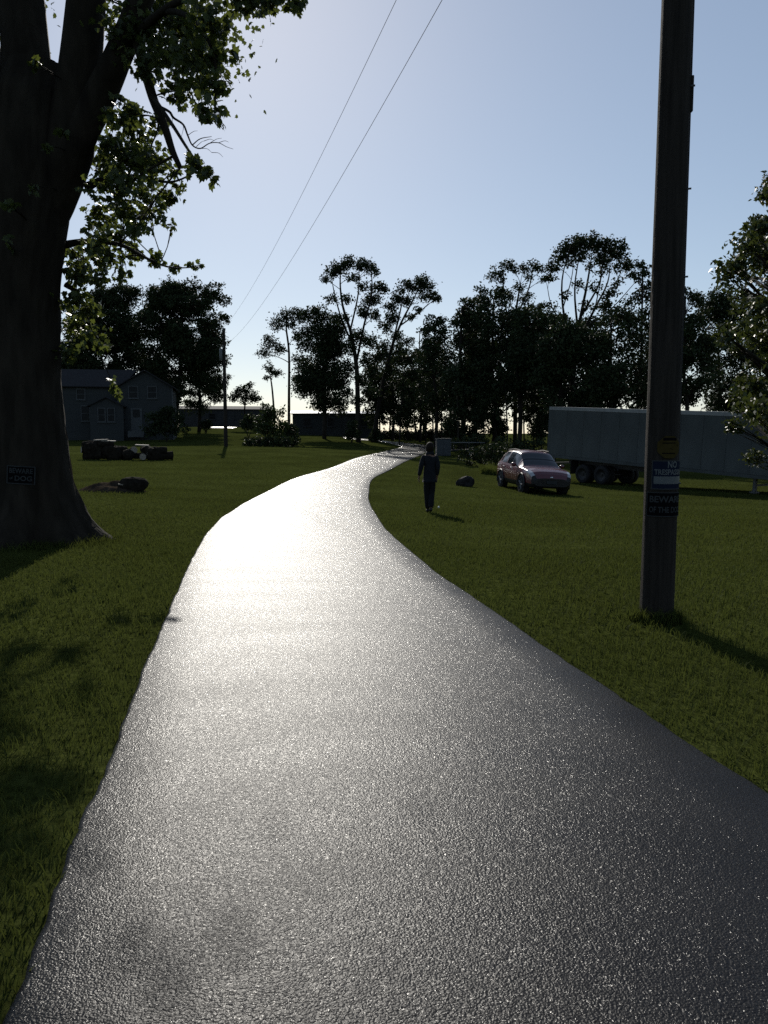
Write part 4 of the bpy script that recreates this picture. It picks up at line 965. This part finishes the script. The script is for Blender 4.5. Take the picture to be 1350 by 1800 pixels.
# ------------------------------------------------------------------ person walking away
def skin_obj(name, J, E, m, parent, sub=2, root=0):
    me = bpy.data.meshes.new(name); ks = list(J); me.from_pydata([J[k][:3] for k in ks], [(ks.index(a), ks.index(b_)) for a, b_ in E], [])
    o = bpy.data.objects.new(name, me); COL.objects.link(o)
    md = o.modifiers.new('s', 'SKIN'); md.use_smooth_shade = True; md.branch_smoothing = .6
    sv = me.skin_vertices[0].data
    for i, k in enumerate(ks):
        r = J[k][3]; sv[i].radius = r if isinstance(r, tuple) else (r, r); sv[i].use_root = (i == root)
    sb = o.modifiers.new('b', 'SUBSURF'); sb.levels = sub; sb.render_levels = sub
    bpy.context.view_layer.update()
    nm = bpy.data.meshes.new_from_object(o.evaluated_get(bpy.context.evaluated_depsgraph_get()))
    bpy.data.objects.remove(o); nm.name = name
    return link(name, nm, m, parent, smooth=True)
pp = og(755, 901)
PER = empty('person', (pp[0], pp[1], g(pp[0], pp[1])), R(4), label='person in dark jacket and trousers walking away on the lawn, arms down', cat='person')
B = {'pelvis': (0, 0, .95, (.13, .10)), 'waist': (0, 0, 1.08, (.125, .095)), 'chest': (0, .01, 1.30, (.155, .105)), 'neckb': (0, 0, 1.46, .06), 'neck': (0, .015, 1.53, .052), 'head': (0, .03, 1.62, (.078, .092)), 'crown': (0, .025, 1.70, (.062, .075)),
     'shl': (-.17, 0, 1.42, .058), 'ell': (-.222, -.04, 1.15, .042), 'wrl': (-.265, .02, .92, .028), 'hal': (-.27, .04, .85, (.032, .018)),
     'shr': (.17, 0, 1.42, .058), 'elr': (.20, -.05, 1.15, .042), 'wrr': (.19, .03, .92, .028), 'har': (.19, .05, .85, (.032, .018)),
     'hil': (-.09, 0, .90, .085), 'knl': (-.055, .07, .50, .056), 'anl': (-.035, .06, .09, .038), 'tol': (-.035, .20, .04, .036),
     'hir': (.09, 0, .90, .085), 'knr': (.055, .05, .50, .056), 'anr': (.02, -.14, .13, .038), 'tor': (.02, -.02, .045, .036)}
EB = [('pelvis', 'waist'), ('waist', 'chest'), ('chest', 'neckb'), ('neckb', 'neck'), ('neck', 'head'), ('head', 'crown')]
for s_ in 'lr':
    EB += [('chest', 'sh' + s_), ('sh' + s_, 'el' + s_), ('el' + s_, 'wr' + s_), ('wr' + s_, 'ha' + s_), ('pelvis', 'hi' + s_), ('hi' + s_, 'kn' + s_), ('kn' + s_, 'an' + s_), ('an' + s_, 'to' + s_)]
    hx, hy, hz = B['ha' + s_][:3]; sg = -1 if s_ == 'l' else 1
    for k, (oy, ln) in enumerate(((.030, .062), (.012, .072), (-.006, .066), (-.022, .052))):
        B['f%s%da' % (s_, k)] = (hx, hy + oy, hz - .035, .0095); B['f%s%db' % (s_, k)] = (hx - sg * .006, hy + oy + .006, hz - .035 - ln * .55, .009); B['f%s%dc' % (s_, k)] = (hx - sg * .022, hy + oy + .012, hz - .035 - ln, .008)
        EB += [('ha' + s_, 'f%s%da' % (s_, k)), ('f%s%da' % (s_, k), 'f%s%db' % (s_, k)), ('f%s%db' % (s_, k), 'f%s%dc' % (s_, k))]
    B['t%sa' % s_] = (hx - sg * .012, hy + .045, hz + .01, .011); B['t%sb' % s_] = (hx - sg * .022, hy + .06, hz - .035, .0095)
    EB += [('ha' + s_, 't%sa' % s_), ('t%sa' % s_, 't%sb' % s_)]
B['earl'] = (-.083, .02, 1.615, .014); B['earr'] = (.083, .02, 1.615, .014); B['nose'] = (0, .125, 1.605, .014); EB += [('head', 'earl'), ('head', 'earr'), ('head', 'nose')]
skin_obj('body', B, EB, M['skin'], PER, 2)
for sx in (-1, 1):
    MB().lump((sx * .032, .112, 1.635), .011, random.Random(1), 1, 0).build('eye', M['signwhite'], PER, smooth=True)
MB().box((0, .118, 1.565), (.05, .012, .012), bev=.004).build('mouth', M['skin'], PER)
Jk = {'hem': (0, .0, .80, (.175, .135)), 'hip': (0, 0, .92, (.175, .13)), 'waist': (0, 0, 1.10, (.172, .125)), 'chest': (0, .01, 1.30, (.190, .130)), 'yoke': (0, 0, 1.42, (.13, .095)), 'collar': (0, .006, 1.565, .086),
      'shl': (-.165, 0, 1.415, .082), 'ell': (-.222, -.04, 1.15, .064), 'wrl': (-.265, .02, .92, .048), 'shr': (.165, 0, 1.415, .082), 'elr': (.20, -.05, 1.15, .064), 'wrr': (.19, .03, .93, .048)}
skin_obj('jacket', Jk, [('hem', 'hip'), ('hip', 'waist'), ('waist', 'chest'), ('chest', 'yoke'), ('yoke', 'collar'), ('chest', 'shl'), ('shl', 'ell'), ('ell', 'wrl'), ('chest', 'shr'), ('shr', 'elr'), ('elr', 'wrr')], M['cloth'], PER, 2, 1)
Tr = {'p': (0, 0, .97, (.15, .115)), 'c': (0, 0, .88, (.145, .115)), 'hil': (-.078, 0, .78, .105), 'knl': (-.055, .07, .50, .088), 'anl': (-.035, .055, .075, .072), 'hir': (.078, 0, .78, .105), 'knr': (.055, .05, .50, .088), 'anr': (.02, -.14, .115, .070)}
skin_obj('trousers', Tr, [('p', 'c'), ('c', 'hil'), ('hil', 'knl'), ('knl', 'anl'), ('c', 'hir'), ('hir', 'knr'), ('knr', 'anr')], M['trousers'], PER, 2, 1)
skin_obj('shoe', {'h': (-.035, .02, .05, .044), 'm': (-.035, .12, .045, .048), 't': (-.035, .21, .04, .036)}, [('h', 'm'), ('m', 't')], M['shoe'], PER, 2)
skin_obj('shoe', {'h': (.02, -.175, .115, .044), 'm': (.02, -.09, .065, .046), 't': (.02, -.01, .045, .036)}, [('h', 'm'), ('m', 't')], M['shoe'], PER, 2)
mb = MB(); mb.lump((0, .0, 1.635), .112, random.Random(3), 3, .08, (.92, 1.0, 1.12)); mb.build('hair', M['hair'], PER, smooth=True)

# ------------------------------------------------------------------ log heap, dirt, rocks and small things
rl = random.Random(21)
def log(px, dY, z, ln, r, rz, tilt_, label, group='logs lying in the heap', m='log'):
    x = ray(px, 762)[0] * 42.8; y = 42.8 + dY
    mb = MB(); n = 14; pts = []; rad = []
    for i in range(9):
        t = i / 8; pts.append(((t - .5) * ln, rl.gauss(0, .012), rl.gauss(0, .012))); rad.append(r * (1 + rl.gauss(0, .05)) * (1 - .12 * t))
    mb.tube(pts, rad, n)
    o = mb.build('log', M[m], None); o.data.materials.append(M['cut'])
    for p in o.data.polygons:
        if len(p.vertices) == n and r < .2: p.material_index = 1
    o.location = (x, y, g(x, y) + z); o.rotation_euler = (rl.uniform(0, 6), tilt_, rz); tag(o, label, 'log', group)
LB = 'dark sawn log lying in the low heap on the left lawn'
for px in (165, 183, 201, 219, 237, 255, 272, 284): log(px, rl.uniform(-.35, .25), .22, rl.uniform(.75, 1.1), rl.uniform(.17, .28), R(rl.uniform(-55, 55)) + (R(70) if px in (183, 255) else 0), R(rl.uniform(-6, 6)), LB)
for px in (160, 174, 190, 208, 232, 250, 266, 279): log(px, rl.uniform(-.3, .3), .50 + (.1 if px < 200 else 0), rl.uniform(.7, 1.0), rl.uniform(.18, .24), R(rl.uniform(-70, 70)), R(rl.uniform(-16, 16)), LB)
for px in (163, 175, 188): log(px, rl.uniform(-.2, .2), .82, rl.uniform(.7, 1.), .18, R(rl.uniform(-20, 20)), R(rl.uniform(-6, 6)), LB)
for px, z, r_, q_ in ((166, .45, .52, 'tall rounded root ball at the end of the log heap'), (196, .34, .40, 'root clump beside the tall root ball in the log heap'), (226, .26, .34, 'low root clump in the middle of the log heap'), (268, .34, .36, 'ragged root clump at the low end of the log heap')):
    x = ray(px, 762)[0] * 42.8
    o = MB().lump((0, 0, 0), r_, random.Random(px), 3, .55, (1.1, .8, .95)).build('root_ball', M['log']); o.location = (x, 42.6, g(x, 42.6) + z); tag(o, q_, 'root ball', 'root balls in the log heap')
for px, z in ((178, .98), (192, .93), (250, .72)):
    x = ray(px, 762)[0] * 42.8
    o = MB().box((0, 0, 0), (.7, .3, .06), bev=.01).build('board', M['cut']); o.location = (x, 42.7, g(x, 42.8) + z + .06); o.rotation_euler = (R(3), R(rl.uniform(-5, 5)), R(rl.uniform(-15, 15)))
    tag(o, 'pale sawn board lying on top of the log heap', 'board', 'boards on the log heap')
b = gbase(195, 22.2)
mb = MB(); n = 30; mrng = random.Random(5)
for i in range(n + 1):
    for j in range(n + 1):
        u, v = i / n * 2 - 1, j / n * 2 - 1; rr0 = math.hypot(u, v); h = max(0, 1 - rr0 ** 1.5) * .24 * (1 + .35 * math.sin(5 * u + 1) * math.sin(6 * v)) + mrng.gauss(0, .012) * (rr0 < 1)
        x, y = u * .95, v * .7; mb.v.append((x, y, gz(b[0] + x, b[1] + y)[0] - b[2] + h - (.02 if rr0 > .95 else 0)))
for i in range(n):
    for j in range(n): a = i * (n + 1) + j; mb.f.append((a, a + 1, a + n + 2, a + n + 1))
o = mb.build('dirt_mound', M['soil'], None, smooth=True); o.location = b; tag(o, 'low mound of bare brown dirt on the left lawn', 'dirt')
b = gbase(231, 22.1); o = MB().lump((0, 0, .14), .32, random.Random(14), 3, .42, (1.15, .8, .85)).build('tree_stump', M['log']); o.location = b; tag(o, 'dark broken stump beside the mound of dirt', 'stump')
b = gbase(210, 21.9); o = MB().box((0, 0, .16), (.16, .1, .03), rz=.3, ry=.15, bev=.006).build('wood_chip', M['cut']); o.location = (b[0], b[1], b[2] + .05); tag(o, 'pale chip of wood between stump and dirt mound', 'wood chip')
b = gbase(818, 34.2); o = MB().lump((0, 0, .17), .36, random.Random(9), 3, .4, (1.25, .9, .85)).build('rock', M['rock']); o.location = b; tag(o, 'dark jagged rock on the lawn between person and car', 'rock')
p = og(771, 896); o = MB().lump((0, 0, .03), .028, random.Random(1), 2, .1).build('litter_scrap', M['paper'], None, smooth=True); o.location = (p[0], p[1], g(p[0], p[1]) + .035); tag(o, "small white scrap on the grass by the person's feet", 'litter')
# steel cabinet and flat trailer by the wood
b = gbase(779, 60); C = empty('steel_cabinet', b, R(5), label='dark blue-grey steel cabinet standing beyond the person', cat='cabinet')
MB().box((0, 0, .62), (1.05, .8, 1.25), bev=.03).build('body', M['box'], C)
MB().box((0, 0, 1.28), (1.12, .88, .06), bev=.01).build('lid', M['box'], C)
for sx in (-1, 1): MB().box((sx * .26, -.41, .64), (.48, .02, 1.05), bev=.005).build('door', M['box'], C)
MB().box((.04, -.43, .7), (.03, .04, .2)).build('handle', M['metal'], C)
b = gbase(822, 61); C = empty('flat_trailer', b, R(3), label='low flat utility trailer with pale rail at the edge of the wood', cat='trailer')
MB().box((0, 0, .5), (2.6, 1.4, .1)).build('deck', M['blackplastic'], C)
for y in (-.7, .7): MB().box((0, y, 1.08), (2.4, .05, .05)).build('rail', M['metal'], C)
for x in (-1.15, 0, 1.15):
    for y in (-.7, .7): MB().box((x, y, .8), (.05, .045, .52)).build('post', M['blackplastic'], C)
for y in (-.82, .82): wheel(C, .1, y, .3, .3, .18)
MB().tube([(.1, -.8, .3), (.1, .8, .3)], .03, 8).box((.1, 0, .4), (.08, 1.2, .14)).build('axle', M['blackplastic'], C)
MB().box((-1.8, 0, .45), (1.1, .08, .08)).box((-2.3, 0, .22), (.06, .06, .44)).build('drawbar', M['blackplastic'], C)
print('blades', NG, 'tris', sum(sum(len(p.vertices) - 2 for p in m_.polygons) if len(m_.polygons) < 5000 else len(m_.loops) - 2 * len(m_.polygons) for m_ in bpy.data.meshes))
